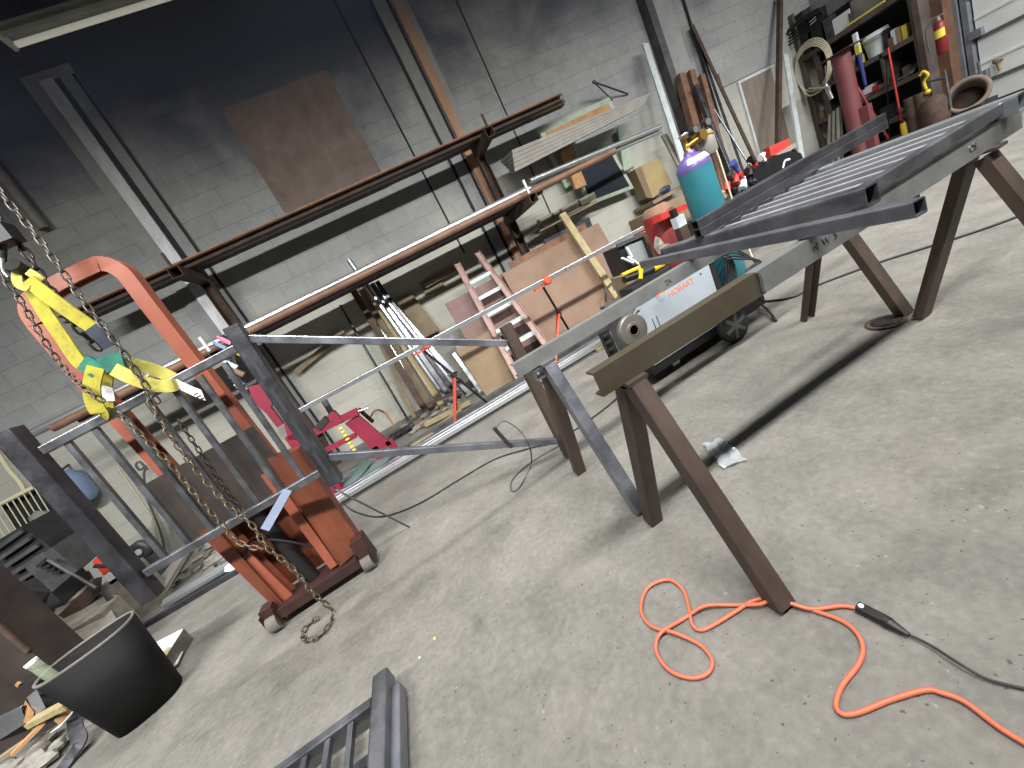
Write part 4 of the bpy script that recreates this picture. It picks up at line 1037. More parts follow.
# ================================================================== SHELVING ALONG THE RIGHT WALL
SX = 8.2
sh = thing('shelving_unit', 'tall dark steel shelving unit along the right-hand block wall', 'shelving', (8.45, 4.8, 0))
for z in (.42, .88, 1.36, 1.93):
    MB().bb((SX, 4.10, z-.065), (WX-.03, 5.55, z)).build('shelf_board', 'shelf_steel', sh)
for y in (4.10, 5.56):
    MB().bb((SX, y-.03, 0), (SX+.07, y+.03, 2.6)).build('upright', 'shelf_steel', sh)
    MB().bb((WX-.1, y-.03, 0), (WX-.03, y+.03, 2.6)).build('upright', 'shelf_steel', sh)
MB().bb((SX+.02, 5.32, .88), (SX+.07, 5.38, 1.9)).build('divider', 'shelf_steel', sh)
MB().bb((SX-.02, 4.02, 0), (SX+.3, 4.09, 2.6)).build('end_panel', 'shelf_steel', sh)
MB().bb((SX, 4.5, .88), (WX-.05, 4.53, 1.34)).build('divider', 'shelf_steel', sh)
MB().bb((WX-.028, 4.1, .1), (WX-.02, 5.56, 2.3)).build('back_sheet', 'groove', sh)
def bx(px, py, x, w_, d_, h_, m, name, label, cat, z=None, grp=None, tilt=0):
    p = onx(px, py, x)
    zz = p.z if z is None else z
    mb = MB().box((x+d_/2, p.y, zz+h_/2), (d_, w_, h_), Matrix.Rotation(tilt, 3, 'X') if tilt else None)
    return mb.build(name, m, **T(label, cat, grp))
def on_shelf(y, w_, d_, h_, z, m, name, label, cat, x=SX+.06, grp=None):
    return MB().bb((x, y-w_/2, z), (x+d_, y+w_/2, z+h_)).build(name, m, **T(label, cat, grp))
# top shelf z=1.93
on_shelf(4.93, .26, .015, .22, 1.93, 'paper_white', 'paper_card', 'white card standing on the top shelf beside a grey bin', 'card')
on_shelf(4.60, .42, .3, .30, 1.93, 'siding', 'storage_bin', 'grey storage bin on the top shelf', 'bin', x=SX+.12)
MB().bb((SX-.005, 4.36, 1.94), (SX+.03, 4.86, 1.965)).build('yellow_level', 'yellow_strip', **T('yellow strip tool lying along the top shelf edge', 'tool'))
on_shelf(4.28, .14, .12, .2, 1.93, 'white_plastic', 'white_jug', 'small white container at the top shelf end', 'container')
on_shelf(5.28, .16, .2, .5, 1.93, 'black_plastic', 'tool_case', 'tall black tool case on the top shelf', 'case')
on_shelf(5.48, .14, .2, .62, 1.93, 'machine_dark', 'tool_case', 'dark tool case in the top shelf corner', 'case')
MB().bb((SX+.055, 5.24, 2.28), (SX+.06, 5.34, 2.36)).build('case_label', 'tag_white', **T('white sticker on the tall black tool case', 'sticker'))
# second shelf z=1.36
bk = thing('plastic_bucket', 'white plastic bucket on the second shelf, splashed label', 'bucket', (SX+.17, 4.62, 1.36))
MB().lathe([(.115, 0), (.145, .25), (.155, .25), (.155, .28), (.148, .28), (.148, .31), (.135, .31)], (SX+.17, 4.62, 1.36), n=28).build('body', 'white_plastic', bk)
MB().lathe([(.147, .2), (.147, .215), (.15, .215), (.15, .2)], (SX+.17, 4.62, 1.36), n=28).build('band', 'siding', bk)
MB().lathe([(.04, 0), (.04, .12), (.02, .14), (.02, .16)], (SX+.1, 4.80, 1.36), n=14).build('spray_bottle', 'yellow_strip', **T('yellow and white bottle beside the white bucket', 'bottle'))
for i, (y, c, lab) in enumerate(((4.30, 'white_plastic', 'pale tin with brown label on the second shelf'), (4.25, 'cardboard', 'tan packet next to pale tin on the second shelf'), (4.18, 'yellow_strip', 'yellowish packet at the second shelf end'))):
    on_shelf(y+.06, .055, .1, .2-.01*i, 1.36, c, 'packet', lab, 'packet', grp='packets on the second shelf')
on_shelf(5.05, .1, .1, .14, 1.36, 'siding', 'grey_tin', 'grey tin on the second shelf behind the red pipe', 'tin')
on_shelf(4.45, .05, .1, .26, 1.36, 'machine_dark', 'dark_bottle', 'dark bottle between bucket and tins', 'bottle')
# third shelf z=.88
tp = MB().grid(lambda u, v: V3((SX+.02+.2*v+.02*math.sin(9*u), 4.2+.55*u, .90+.07*math.sin(7*u+1)*v+.05*v)), 14, 3, .004, (0, 0, 1))
tp.build('crumpled_sheet', 'siding', **T('crumpled grey plastic sheet on the third shelf', 'sheet'))
for y, w_, h_, m, lab in ((4.88, .14, .12, 'white_plastic', 'white tub on the third shelf near the red bars'), (4.76, .1, .14, 'paper_white', 'pale carton on the third shelf behind the thin red bar'), (4.98, .08, .2, 'blue_handle', 'blue packet on the third shelf')):
    on_shelf(y, w_, .12, h_, .88, m, 'carton', lab, 'carton', grp='small packages on the third shelf')
MB().bar((SX-.01, 4.62, .905), (SX+.02, 4.92, .91), .05, .02).build('red_tray', 'red_paint', **T('red and white flat tool on the third shelf edge', 'tool'))
on_shelf(5.50, .12, .15, .13, 1.22-.34, 'cardboard', 'parts_box', 'tan parts box on the third shelf by the corner', 'box')
on_shelf(5.44, .14, .16, .18, .42, 'timber', 'parts_box', 'wooden parts box on the bottom shelf behind the grey board', 'box')
random.seed(11)
for i in range(9):
    MB().rock((SX+.12+.1*random.random(), 4.88+.06*i, .88+.05), .065, (1, 1, .8)).build('machine_part', 'machine_dark', **T('dark greasy machine part heaped on the third shelf near the corner', 'part', 'greasy parts on the third shelf'))
for i in range(5):
    MB().rock((SX+.15, 4.25+.12*i, .42+.05), .06, (1, 1, .8)).build('machine_part', 'machine_grey', **T('grey machine part on the bottom shelf behind the brown cylinders', 'part', 'grey parts on the bottom shelf'))
bx(791, 47, SX+.02, .14, .14, .16, 'rust', 'mailbox_tin', 'rusty brown tin on the shelf end near the cable coil', 'tin', z=1.95)
# cable coil hanging on the front
cc_ = onx(813, 66, SX-.08)
cl = MB()
for i in range(5):
    r = .36-.014*i
    cl.path([cc_+V3((-.012*i-.01*math.sin(k_), r*math.cos(2*PI*k_/14)*.82, r*math.sin(2*PI*k_/14)*1.05-.008*i)) for k_ in range(14)], .009, n=6, closed=True)
cl.path([cc_+V3((-.05, .1, -.28)), cc_+V3((-.06, -.05, -.36)), cc_+V3((-.05, -.2, -.42))], .012, n=6)
cl.path([cc_+V3((-.05, .22, -.2)), cc_+V3((-.06, .1, -.4)), cc_+V3((-.05, -.14, -.36)), cc_+V3((-.04, -.2, -.1))], .012, n=6)
cl.build('cable_coil', 'hose_cream', **T('coil of pale cable hanging on the front of the shelving', 'coil'))
bc = MB()
q0 = onx(800, 24, SX-.05)
for i in range(4):
    bc.path([q0+V3((-.02*i, (.32+.02*i)*math.cos(2*PI*k_/12), .05*math.sin(2*PI*k_/12)*(1+.3*i)-.03*i)) for k_ in range(12)], .012, n=6, closed=True)
bc.build('cable_coil', 'black_rubber', **T('flattened coil of black cable hanging above the pale coil', 'coil'))
vt = onx(829, 92, SX-.1)
MB().cyl(vt+V3((0, .02, .12)), vt+V3((0, -.02, -.12)), .03).cyl(vt+V3((0, .02, .12)), vt+V3((0, .02, .15)), .02).cyl(vt+V3((-.01, 0, .0)), vt+V3((-.01, 0, .05)), .036).build('chrome_canister', 'bright_steel', **T('shiny chrome canister hanging between the pale coil and red pipe', 'canister'))
# red pipe column
rx, ry = 7.65, 4.66
rp_ = thing('red_pipe', 'thick faded red pipe standing upright in front of the shelving', 'pipe', (rx, ry, 0))
MB().cyl((rx, ry, .0), (rx, ry, 1.62), .115, n=28).build('pipe_body', 'red_pipe', rp_)
MB().box((rx, ry, 1.64), (.34, .46, .015)).build('top_plate', 'rust_dark', rp_)
MB().bb((rx-.05, ry-.22, .1), (rx+.05, ry-.10, .8)).build('side_fin', 'red_pipe', rp_)
for a_, b_, r, m, nm, lab in (((848, 72, 8.05), (880, 125, 8.05), .02, 'red_paint', 'pry_bar', 'thick red bar leaning between red pipe and shelves'),
                         ((888, 48, 8.1), (902, 124, 8.0), .013, 'red_bright', 'pry_bar', 'thin glossy red bar leaning on the shelves'),
                         ((886, 60, 8.12), (889, 125, 8.05), .008, 'black_gloss', 'steel_rod', 'thin black rod leaning beside the thin red bar')):
    a, b_ = onx(*a_), onx(*b_); d_ = a-b_; b_ = b_-d_*(b_.z/d_.z)
    MB().cyl(b_, a, r, n=10).build(nm, m, **T(lab, 'bar'))
br0 = onx(857, 44, SX-.03)
bm_ = thing('brush', 'brush with white and yellow head and blue handle hanging on the shelf front', 'brush', br0)
MB().bar(br0+V3((0, 0, -.02)), br0+V3((0, 0, .15)), .05, .05).build('head', 'white_plastic', bm_)
MB().bar(br0+V3((0, 0, -.14)), br0+V3((0, 0, -.02)), .054, .054).build('sleeve', 'yellow_strip', bm_)
MB().cyl(br0+V3((0, 0, -.6)), br0+V3((0, 0, -.14)), .02, .028).build('handle', 'blue_handle', bm_)
# grey ribbed board + blower before the shelf
gb_ = thing('ribbed_board', 'dark grey ribbed board leaning in front of the lower shelves', 'board', (7.75, 5.0, 0))
P = [onx(828, 116, 7.6), onx(841, 105, 7.6), onx(842, 142, 7.5), onx(826, 150, 7.5)]
dP = P[0]-P[3]; P[3] = P[3]-dP*(P[3].z/dP.z); dP = P[1]-P[2]; P[2] = P[2]-dP*(P[2].z/dP.z)
MB().prism(P, (.03, 0, 0)).build('board', 'machine_grey', gb_)
for f_ in (.2, .5, .8): MB().bar(P[0].lerp(P[1], f_)+V3((-.012, 0, 0)), P[3].lerp(P[2], f_)+V3((-.012, 0, 0)), .03, .02, up=(1, 0, 0)).build('rib', 'siding', gb_)
hp = onx(820, 133, 7.8)
MB().lathe([(.06, 0), (.14, .05), (.17, .16), (.14, .28), (.05, .33)], (hp.x, hp.y, 0), (0, 0, 1), n=20).build('water_jug', 'siding', **T('grey rounded jug on the floor beside the ribbed board', 'jug'))
# brown cylinders, dark boiler tank, hook
for px, py, lab in ((912, 108, 'brown rusty pipe offcut standing by the shelves, next to yellow can'), (922, 104, 'brown rusty pipe offcut standing by the shelves, next to black tank')):
    p = onx(px, py, 7.95)
    MB().pipe((p.x, p.y, 0), (p.x, p.y, .62), .075, .065, n=20).build('pipe_offcut', 'rust_dark', **T(lab, 'pipe', 'pipe offcuts by the shelves'))
p = onx(903, 118, 7.95)
yc = thing('aerosol_can', 'yellow can with dark top standing before the shelves by the red bar', 'can', (p.x, p.y, 0))
MB().lathe([(.05, 0), (.05, .30), (.04, .33)], (p.x, p.y, 0), n=18).build('body', 'yellow_tool', yc)
MB().lathe([(.04, .32), (.04, .35), (.02, .37)], (p.x, p.y, 0), n=18).build('cap', 'black_plastic', yc)
p = onx(934, 105, 7.9)
bt = thing('drum_tank', 'dark rounded tank standing at the end of the shelving', 'tank', (p.x, p.y, 0))
MB().lathe([(.12, 0), (.14, .05), (.14, .42), (.1, .5), (.03, .52)], (p.x, p.y, 0), n=24).build('shell', 'rust_dark', bt)
MB().path([onx(926, 81, 7.95), onx(938, 79, 7.95), onx(946, 77, 7.95)], .022, n=8).path([onx(944, 70, 7.95), onx(946, 78, 7.95), onx(951, 108, 7.9)], .016, n=6).build('pipework', 'machine_grey', bt)
h0 = onx(924, 82, 7.92)
MB().path([h0+V3((0, .03, .1)), h0+V3((0, -.01, .13)), h0+V3((0, -.05, .06)), h0+V3((0, 0, .0)), h0+V3((0, -.01, -.1))], .018, n=6).ball(h0+V3((0, -.02, -.14)), .035).build('spray_gun', 'yellow_tool', **T('yellow hooked fitting hanging above the brown pipe offcuts', 'fitting'))
# fire extinguisher
p0, p1 = onx(938, 21, 8.07), onx(944, 53, 8.07)
ex = thing('fire_extinguisher', 'red fire extinguisher with yellow label hung on dark post by the door', 'fire extinguisher', (8.07, p0.y, p1.z))
h_ = p0.z-p1.z; c_ = V3((8.07, (p0.y+p1.y)/2, p1.z))
MB().lathe([(.045, 0), (.057, .01), (.057, h_-.06), (.035, h_-.01), (.02, h_)], c_, n=22).build('cylinder', 'red_paint', ex)
v_ = []; f2 = []
for i in range(9):
    a = math.radians(130+15*i)
    for z in (h_*.5, h_*.75): v_.append(c_+V3((0.0585*math.cos(a), 0.0585*math.sin(a), z)))
    if i: f2.append((2*i-2, 2*i, 2*i+1, 2*i-1))
MB().add(v_, f2, True).build('label', 'yellow_strip', ex)
MB().cyl(c_+V3((0, 0, h_)), c_+V3((0, 0, h_+.05)), .02).bar(c_+V3((0, .06, h_+.06)), c_+V3((0, -.05, h_+.05)), .02, .015).build('valve_head', 'siding', ex)
MB().path([c_+V3((-.03, .04, h_+.03)), c_+V3((-.05, .1, h_-.03)), c_+V3((-.05, .11, h_-.2)), c_+V3((-.05, .1, h_-.3))], .012, n=6).build('hose', 'cable_grey', ex)
MB().bb((8.6, c_.y-.04, c_.z+.1), (WX-.28, c_.y+.04, c_.z+.3)).build('bracket', 'dark_steel', ex) if False else None
# big flanged pipe stub by the door
fp = onx(967, 92, 8.1)
fg = thing('flanged_pipe', 'tan pipe elbow with wide open mouth resting by the overhead door', 'pipe', (fp.x, fp.y, 0))
ax = V3((-.75, -.35, .35)).normalized()
o_ = V3((fp.x, fp.y, .33))
MB().lathe([(.17, -.28), (.185, .0), (.215, .02), (.215, .05), (.17, .05), (.16, -.02), (.15, -.25)], o_, ax, n=32).build('pipe_mouth', 'flange_tan', fg)
MB().lathe([(.0, -.2), (.155, -.2), (.155, -.195), (.0, -.195)], o_, ax, n=28).build('inner_disc', 'rust_dark', fg)
MB().bb((fp.x-.25, fp.y-.3, 0), (fp.x+.25, fp.y+.25, .1)).bb((fp.x-.2, fp.y-.2, .1), (fp.x+.15, fp.y+.15, .18)).build('cradle', 'machine_dark', fg)
# withered handful on the door ledge
MB().path([onx(1000, 70, WX-.09), onx(998, 63, WX-.1), onx(1003, 58, WX-.1)], .02, n=6).rock(onx(997, 61, WX-.10), .05, (.4, 1, .8)).build('dry_rag', 'timber_old', **T('small tan rag stuck on the overhead door seam', 'rag'))
dv = MB().path([onx(978, 62, WX-.2), onx(980, 72, WX-.2), onx(983, 80, WX-.2)], .015, n=6)
dv.build('track_chain', 'cable_grey', **T('short dark chain hanging down the overhead door track', 'chain'))
# wall board near corner / flat black bars

random.seed(44)
clut = [(1.36, 5.24, .09, .16, 'machine_grey', 'grey tin at the corner end of the second shelf'), (1.36, 5.14, .08, .10, 'cardboard_tan', 'brown carton at the corner end of the second shelf'), (1.36, 4.95, .07, .18, 'paper_white', 'white carton behind the brush on the second shelf'), (1.36, 4.40, .06, .12, 'rust', 'rusty can between the bucket and the packets'),
        (.88, 4.68, .07, .10, 'red_bright', 'red carton on the third shelf behind the thick red bar'), (.88, 4.60, .08, .08, 'siding', 'grey box on the third shelf beside the red carton'), (.88, 4.44, .09, .11, 'machine_grey', 'dark grey box on the third shelf past the divider'), (.88, 4.30, .06, .15, 'cable_grey', 'grey bottle on the third shelf near the end panel'),
        (1.93, 5.10, .12, .30, 'machine_grey', 'dark grey case on the top shelf beside the white card'), (1.93, 4.78, .08, .16, 'cable_grey', 'grey box on the top shelf behind the white card'), (.42, 4.60, .16, .2, 'machine_dark', 'dark box on the bottom shelf behind the red bars'), (.42, 4.80, .12, .16, 'rust_dark', 'brown box on the bottom shelf behind the red pipe')]
for z, y, w_, h_, m, lab in clut: on_shelf(y, w_, .12, h_, z, m, 'shelf_clutter', lab, 'box', x=SX+.05)
# ================================================================== BIN, TRAY, SCRAP AND MACHINERY
bn = thing('waste_bin', 'black plastic waste bin with oval mouth on the floor', 'bin', (-2.12, 2.42, 0))
c_ = V3((-2.118, 2.35, 0)); ang = math.radians(22); ux = V3((math.cos(ang), math.sin(ang), 0)); uy = V3((-math.sin(ang), math.cos(ang), 0))
def ov(a, b_, z, n=40, p=2.6):
    out = []
    for i in range(n):
        t = 2*PI*i/n; cs, sn = math.cos(t), math.sin(t)
        out.append(c_+ux*(a*math.copysign(abs(cs)**(2/p), cs))+uy*(b_*math.copysign(abs(sn)**(2/p), sn))+V3((0, 0, z)))
    return out
n = 40
def shell(rings):
    vs = [p for r in rings for p in r]; fs = []
    for k_ in range(len(rings)-1):
        for i in range(n):
            j = (i+1) % n; fs.append((k_*n+i, k_*n+j, (k_+1)*n+j, (k_+1)*n+i))
    return vs, fs
vs, fs = shell([ov(.13, .1, .0), ov(.15, .112, .005), ov(.198, .142, .475), ov(.19, .135, .475), ov(.14, .105, .02)])
MB().add(vs, fs, True).add(ov(.14, .105, .02), [tuple(range(n))]).add(ov(.13, .1, .0), [tuple(range(n))]).build('body', 'bin_black', bn)
vs, fs = shell([ov(.190, .135, .468), ov(.189, .134, .48), ov(.201, .145, .48), ov(.201, .145, .47), ov(.197, .141, .465)])
MB().add(vs, fs, True).build('rim', 'wheel_grey', bn)
cp = c_-ux*.14+V3((0, 0, .30)); ca = (V3((-.08, -.02, 1))).normalized()
cu = thing('clear_tube', 'clear plastic tube with greenish edge poking out of the waste bin', 'tube', cp)
MB().pipe(cp, cp+ca*.27, .024, .0225, n=20).build('tube_wall', 'cup_clear', cu)
MB().pipe(cp+ca*.262, cp+ca*.276, .0255, .021, n=20).build('tube_rim', 'tag_white', cu)
# metal tray with offcuts
ty = thing('parts_tray', 'grey tray of pale card scraps beside the black bin', 'tray', (-2.2, 2.85, 0))
A, B, C_, D_ = fl(178, 673), fl(195, 636), fl(188, 623), fl(152, 655)
h_ = V3((0, 0, .09))
A, B = V3((-2.11, 2.545, 0)), V3((-2.13, 2.85, 0)); D_, C_ = V3((-2.40, 2.60, 0)), V3((-2.40, 2.91, 0))
t_ = MB()
for p, q_ in ((A, B), (B, C_), (C_, D_), (D_, A)):
    nn = (q_-p).cross(V3((0, 0, 1))).normalized()*-.006
    t_.prism([p, q_, q_+h_*1.05, p+h_*1.05], nn)
t_.prism([A, B, C_, D_], (0, 0, .006)); t_.build('tray', 'rubble', ty)
ln = MB(); ctr = (A+B+C_+D_)/4
Q4 = [p+(ctr-p)*.03+V3((0, 0, .008)) for p in (A, B, C_, D_)]
for i in (1, 2): ln.prism([Q4[i], Q4[(i+1) % 4], Q4[(i+1) % 4]+h_*1.05, Q4[i]+h_*1.05], (ctr-Q4[i]).normalized()*.003)
ln.prism(Q4, (0, 0, .004)); ln.build('liner', 'paper_white', ty)
for i, (m, r) in enumerate((('paper_white', .2), ('cardboard', .5), ('timber', .9))):
    a = A.lerp(C_, .25+.15*i); MB().box(a+V3((0, .0, .02+.012*i)), (.16, .12, .008), Matrix.Rotation(r, 3, 'Z')).build('card_scrap', m, **T(['white card scrap lying in the grey tray', 'tan card scrap lying in the grey tray', 'wooden scrap lying on top in the grey tray'][i], 'scrap'))
# dark steel cabinet at picture's lower left
MB().bb((-3.75, 2.85, 0), (-2.78, 3.1, 1.12)).build('steel_plate_box', 'grimy_plate', **T('big dark steel box behind the bin, speckled brown side', 'box'))
MB().path([(-3.7, 2.84, 1.13), (-2.86, 2.84, 1.125), (-2.79, 2.84, 1.06), (-2.78, 2.84, .5)], .018, n=6).build('box_rim', 'rust_dark', **T('rusty rolled edge along the corner of the big dark box', 'edge'))
# scrap heap
random.seed(5)
def scrap(mb, name, m, label, cat): return mb.build(name, m, **T(label, cat))
def pz(px, py, z): return fl(px, py, z)
scrap(MB().bar(pz(5, 712, .2), pz(21, 681, .36), .035, .02), 'wood_strip', 'timber_orange', 'orange wooden strip standing out of the scrap heap by the bin', 'strip')
scrap(MB().bar(pz(12, 755, .14), pz(44, 722, .17), .04, .018), 'wood_strip', 'timber_orange', 'long tan wooden strip lying on the scrap heap', 'strip')
scrap(MB().bar(pz(32, 722, .2), pz(70, 702, .22), .06, .03), 'wood_strip', 'timber', 'pale thick wooden piece on the scrap heap against the bin', 'strip')
scrap(MB().bar(pz(-2, 760, .1), pz(30, 738, .12), .04, .02), 'wood_strip', 'timber_old', 'grey wooden strip at the bottom of the scrap heap', 'strip')
def cyl_sheet(u, v): 
    p = pz(-4, 742, .12).lerp(pz(28, 722, .16), u); q_ = pz(6, 715, .22).lerp(pz(30, 706, .22), u)
    r_ = p.lerp(q_, v); return r_+V3((0, 0, .06*math.sin(PI*v)))
scrap(MB().grid(cyl_sheet, 8, 10, .003, (0, 0, 1)), 'curved_sheet', 'galvanized', 'shiny curved metal offcut in the scrap heap', 'sheet')
scrap(MB().prism([pz(12, 707, .2), pz(24, 697, .24), pz(34, 712, .22), pz(33, 727, .16), pz(22, 722, .16)], (0, 0, .01)), 'board_offcut', 'timber_orange', 'orange fibreboard offcut in the scrap heap', 'board')
scrap(MB().prism([pz(27, 698, .26), pz(37, 690, .28), pz(46, 708, .22), pz(36, 715, .2)], (0, 0, .004)), 'metal_offcut', 'bright_steel', 'bright triangular metal offcut on top of the scrap heap', 'offcut')
scrap(MB().box(pz(64, 716, .14), (.05, .05, .04), Matrix.Rotation(.4, 3, 'Z')), 'wood_block', 'timber_orange', 'small wooden block on the scrap heap near the bin', 'block')
scrap(MB().prism([pz(51, 733, .13), pz(70, 718, .16), pz(73, 712, .18), pz(60, 727, .16)], (0, 0, .006)), 'white_offcut', 'paper_white', 'white pointed offcut under the wooden block', 'offcut')
scrap(MB().path([pz(74, 714, .14), pz(76, 730, .1), pz(80, 742, .06), pz(70, 758, .03), pz(60, 772, .02)], 0, flat=(.06, .012, (.3, -.5, 1))), 'rubber_strip', 'dark_steel', 'dark bent strip curling down the scrap heap edge', 'strip')
for i, (px, py, r) in enumerate(((38, 750, .06), (48, 758, .05), (33, 763, .06), (58, 745, .045), (44, 740, .05), (20, 765, .06), (5, 770, .06), (15, 730, .07), (45, 722, .06))):
    c2 = fl(px, py, .04); MB().rock(c2, r, (1.2, 1, .7)).build('rag_lump', 'grey_rag', **T('crumpled grey lump in the scrap heap', 'lump', 'crumpled lumps in the scrap heap'))
# machinery behind
mc = thing('grimy_machine', 'grimy dark machine head with ribbed motor behind the big dark box', 'machine', (-3.5, 4.0, 0))
def o4(px, py, y=4.0): return ony(px, py, y)
MB().prism([o4(-10, 545), o4(20, 527), o4(45, 542), o4(62, 560), o4(28, 590), o4(0, 600), o4(-20, 580)], (0, .35, 0)).build('motor_body', 'machine_dark', mc)
for i in range(5):
    a, b_ = o4(-8+7*i, 552+7*i, 3.97), o4(22+8*i, 531+7*i, 3.97); MB().bar(a, b_, .03, .02, up=(0, 1, 0)).build('fin', 'machine_grey', mc)
MB().prism([o4(25, 568, 3.9), o4(52, 547, 3.9), o4(78, 570, 3.9), o4(52, 592, 3.9)], (0, .3, 0)).build('gear_case', 'machine_grey', mc)
for i in range(4):
    MB().bar(o4(38+5*i, 566+2*i, 3.88), o4(46+5*i, 560+4*i, 3.88), .025, .03, up=(0, 1, 0)).build('lug', 'machine_dark', mc)
MB().prism([o4(20, 590, 3.95), o4(50, 592, 3.95), o4(40, 625, 3.95), o4(28, 615, 3.95)], (0, .2, 0)).build('casting', 'machine_dark', mc)
MB().bb((-3.85, 3.95, 0), (-3.45, 4.3, .75)).build('pedestal', 'machine_dark', mc)
MB().cyl(o4(48, 560, 3.85), o4(96, 588, 3.6), .012).build('lever', 'machine_grey', mc)
ds = thing('dusty_table', 'dusty pale slab table behind the bin', 'table', (-3.1, 4.1, 0))
MB().prism([fl(60, 590, .5), fl(88, 570, .5), fl(120, 625, .25), fl(80, 655, .25), fl(52, 622, .4)], (0, 0, -.04)).build('slab', 'rubble', ds)
q_ = fl(84, 610, .4)
MB().bb((q_.x-.15, q_.y-.1, 0), (q_.x+.15, q_.y+.1, .34)).build('support', 'rubble', ds)
vz = fl(88, 615, .3)
vs_b = thing('bench_vise', 'dark old vise on the dusty slab behind the bin', 'vise', vz)
MB().bar(vz+V3((-.1, 0, .08)), vz+V3((.1, .05, .14)), .08, .1).build('jaw', 'rust_dark', vs_b)
MB().bar(vz+V3((.1, .05, .1)), vz+V3((.16, .08, .2)), .1, .04).build('jaw', 'machine_dark', vs_b)
MB().cyl(vz+V3((-.16, -.02, .02)), vz+V3((-.04, 0, .06)), .025).bb(vz+V3((-.08, -.06, -.05)), vz+V3((.08, .06, .05))).build('screw', 'machine_dark', vs_b)
rw = fl(104, 607, .25)
MB().lathe([(.10, 0), (.13, .02), (.13, .05), (.10, .06), (.10, .03)], rw, V3((.2, -.8, .5)), n=28).build('belt_pulley', 'siding', **T('pale round pulley lying by the bin rim on the slab', 'pulley'))
rr = thing('red_tool', 'red and white power tool behind the thick railing post', 'tool', ony(106, 570, 3.9))
MB().prism([ony(92, 562, 3.9), ony(98, 556, 3.9), ony(112, 570, 3.9), ony(104, 576, 3.9)], (0, .12, 0)).build('body', 'red_bright', rr)
MB().prism([ony(104, 576, 3.9), ony(112, 570, 3.9), ony(121, 578, 3.9), ony(111, 585, 3.9)], (0, .12, 0)).build('nose', 'paper_white', rr)
MB().bar(ony(94, 566, 3.88), ony(106, 566, 3.88), .03, .02).build('grip', 'black_plastic', rr)
rr2 = MB().bb((rr.location.x-.15, 3.9, .0), (rr.location.x+.12, 4.1, rr.location.z-.1)).build('tool_stand', 'rubble', **T('pale block under the red and white power tool', 'block'))
# cream wire basket on the wall
wb = thing('wire_rack', 'cream wire rack against the wall behind the thick railing post', 'rack', ony(40, 520, 5.3))
a, b_, c2, d2 = ony(-12, 510, 5.3), ony(34, 487, 5.3), ony(73, 551, 5.3), ony(30, 575, 5.3)
MB().cyl(a, b_, .022, n=8).build('bar', 'cream_wire', wb); MB().cyl(d2, c2, .022, n=8).build('bar', 'cream_wire', wb)
for i in range(9):
    f_ = i/8; MB().cyl(a.lerp(b_, f_), d2.lerp(c2, f_), .006, n=6).build('wire', 'cream_wire', wb)
MB().prism([a+V3((0, .12, 0)), b_+V3((0, .12, 0)), c2+V3((0, .12, 0)), d2+V3((0, .12, 0))], (0, .02, 0)).build('back', 'groove', wb)
MB().rock(ony(44, 520, 5.25), .16, (1, .3, .8)).build('dust_mat', 'grey_rag', wb)
kf = MB()
for i in range(7): kf.rock(ony(2+3.0*i, 455+4.6*i, 5.4), .05, (.8, .4, 1))
MB().path([ony(-2, 452, 5.4), ony(8, 468, 5.4), ony(20, 482, 5.4), ony(27, 495, 5.4)], 0, flat=(.035, .02, (0, -1, 0))).build('hanging_rope', 'cream_wire', **T('cream frayed rope hanging on the wall beside the thick post', 'rope'))
bp_ = ony(72, 489, 5.4)
MB().lathe([(.10, -.2), (.16, -.14), (.17, .1), (.1, .2), (.03, .23)], bp_, n=20).build('blue_jug', 'blue_plastic', **T('blue plastic jug hung on the wall behind the thick railing post', 'jug'))
MB().cyl((bp_.x, bp_.y, bp_.z+.22), (bp_.x, WY+.01, bp_.z+.26), .012).build('wall_hook', 'dark_steel', **T('dark hook holding the blue plastic jug on the wall', 'hook'))
# wall-side oddments seen between the balusters
lw = MB().path([ony(148, 470, 5.4), ony(140, 462, 5.4), ony(136, 465, 5.4), ony(140, 470, 5.4), ony(146, 466, 5.4), ony(144, 476, 5.4), ony(148, 500, 5.4), ony(160, 530, 5.4), ony(165, 552, 5.4)], .012, n=6)
lw.build('wire_loop', 'cable_grey', **T('thin wire with a loop hanging on the pale wall behind the balusters', 'wire'))
lw = MB().path([ony(118, 468, 5.5), ony(140, 500, 5.5), ony(152, 520, 5.5), ony(158, 548, 5.5)], .012, n=6)
lw.build('wire_loop', 'hose_cream', **T('pale wire drooping down the wall behind the balusters', 'wire'))
pu = ony(141, 550, 4.7)
pu_ = thing('caster_reel', 'round reel with a bright hub behind the bottom rail', 'reel', (pu.x, pu.y, 0))
MB().lathe([(.07, -.04), (.10, -.03), (.10, .03), (.07, .04)], pu, (0, 1, 0), n=24).build('rim', 'machine_grey', pu_)
MB().cyl(pu+V3((0, -.05, 0)), pu+V3((0, .05, 0)), .03).build('hub', 'paper_white', pu_)
MB().bb((pu.x-.08, pu.y-.05, 0), (pu.x+.08, pu.y+.05, pu.z-.09)).build('stand', 'machine_grey', pu_)
a, b_ = ony(148, 492, 5.2), ony(188, 545, 5.1); b_.z = 0
MB().bar(b_, a, .05, .02, up=(0, 1, 0)).build('pale_slat', 'timber_old', **T('pale slat leaning on the wall behind the lift truck', 'slat'))
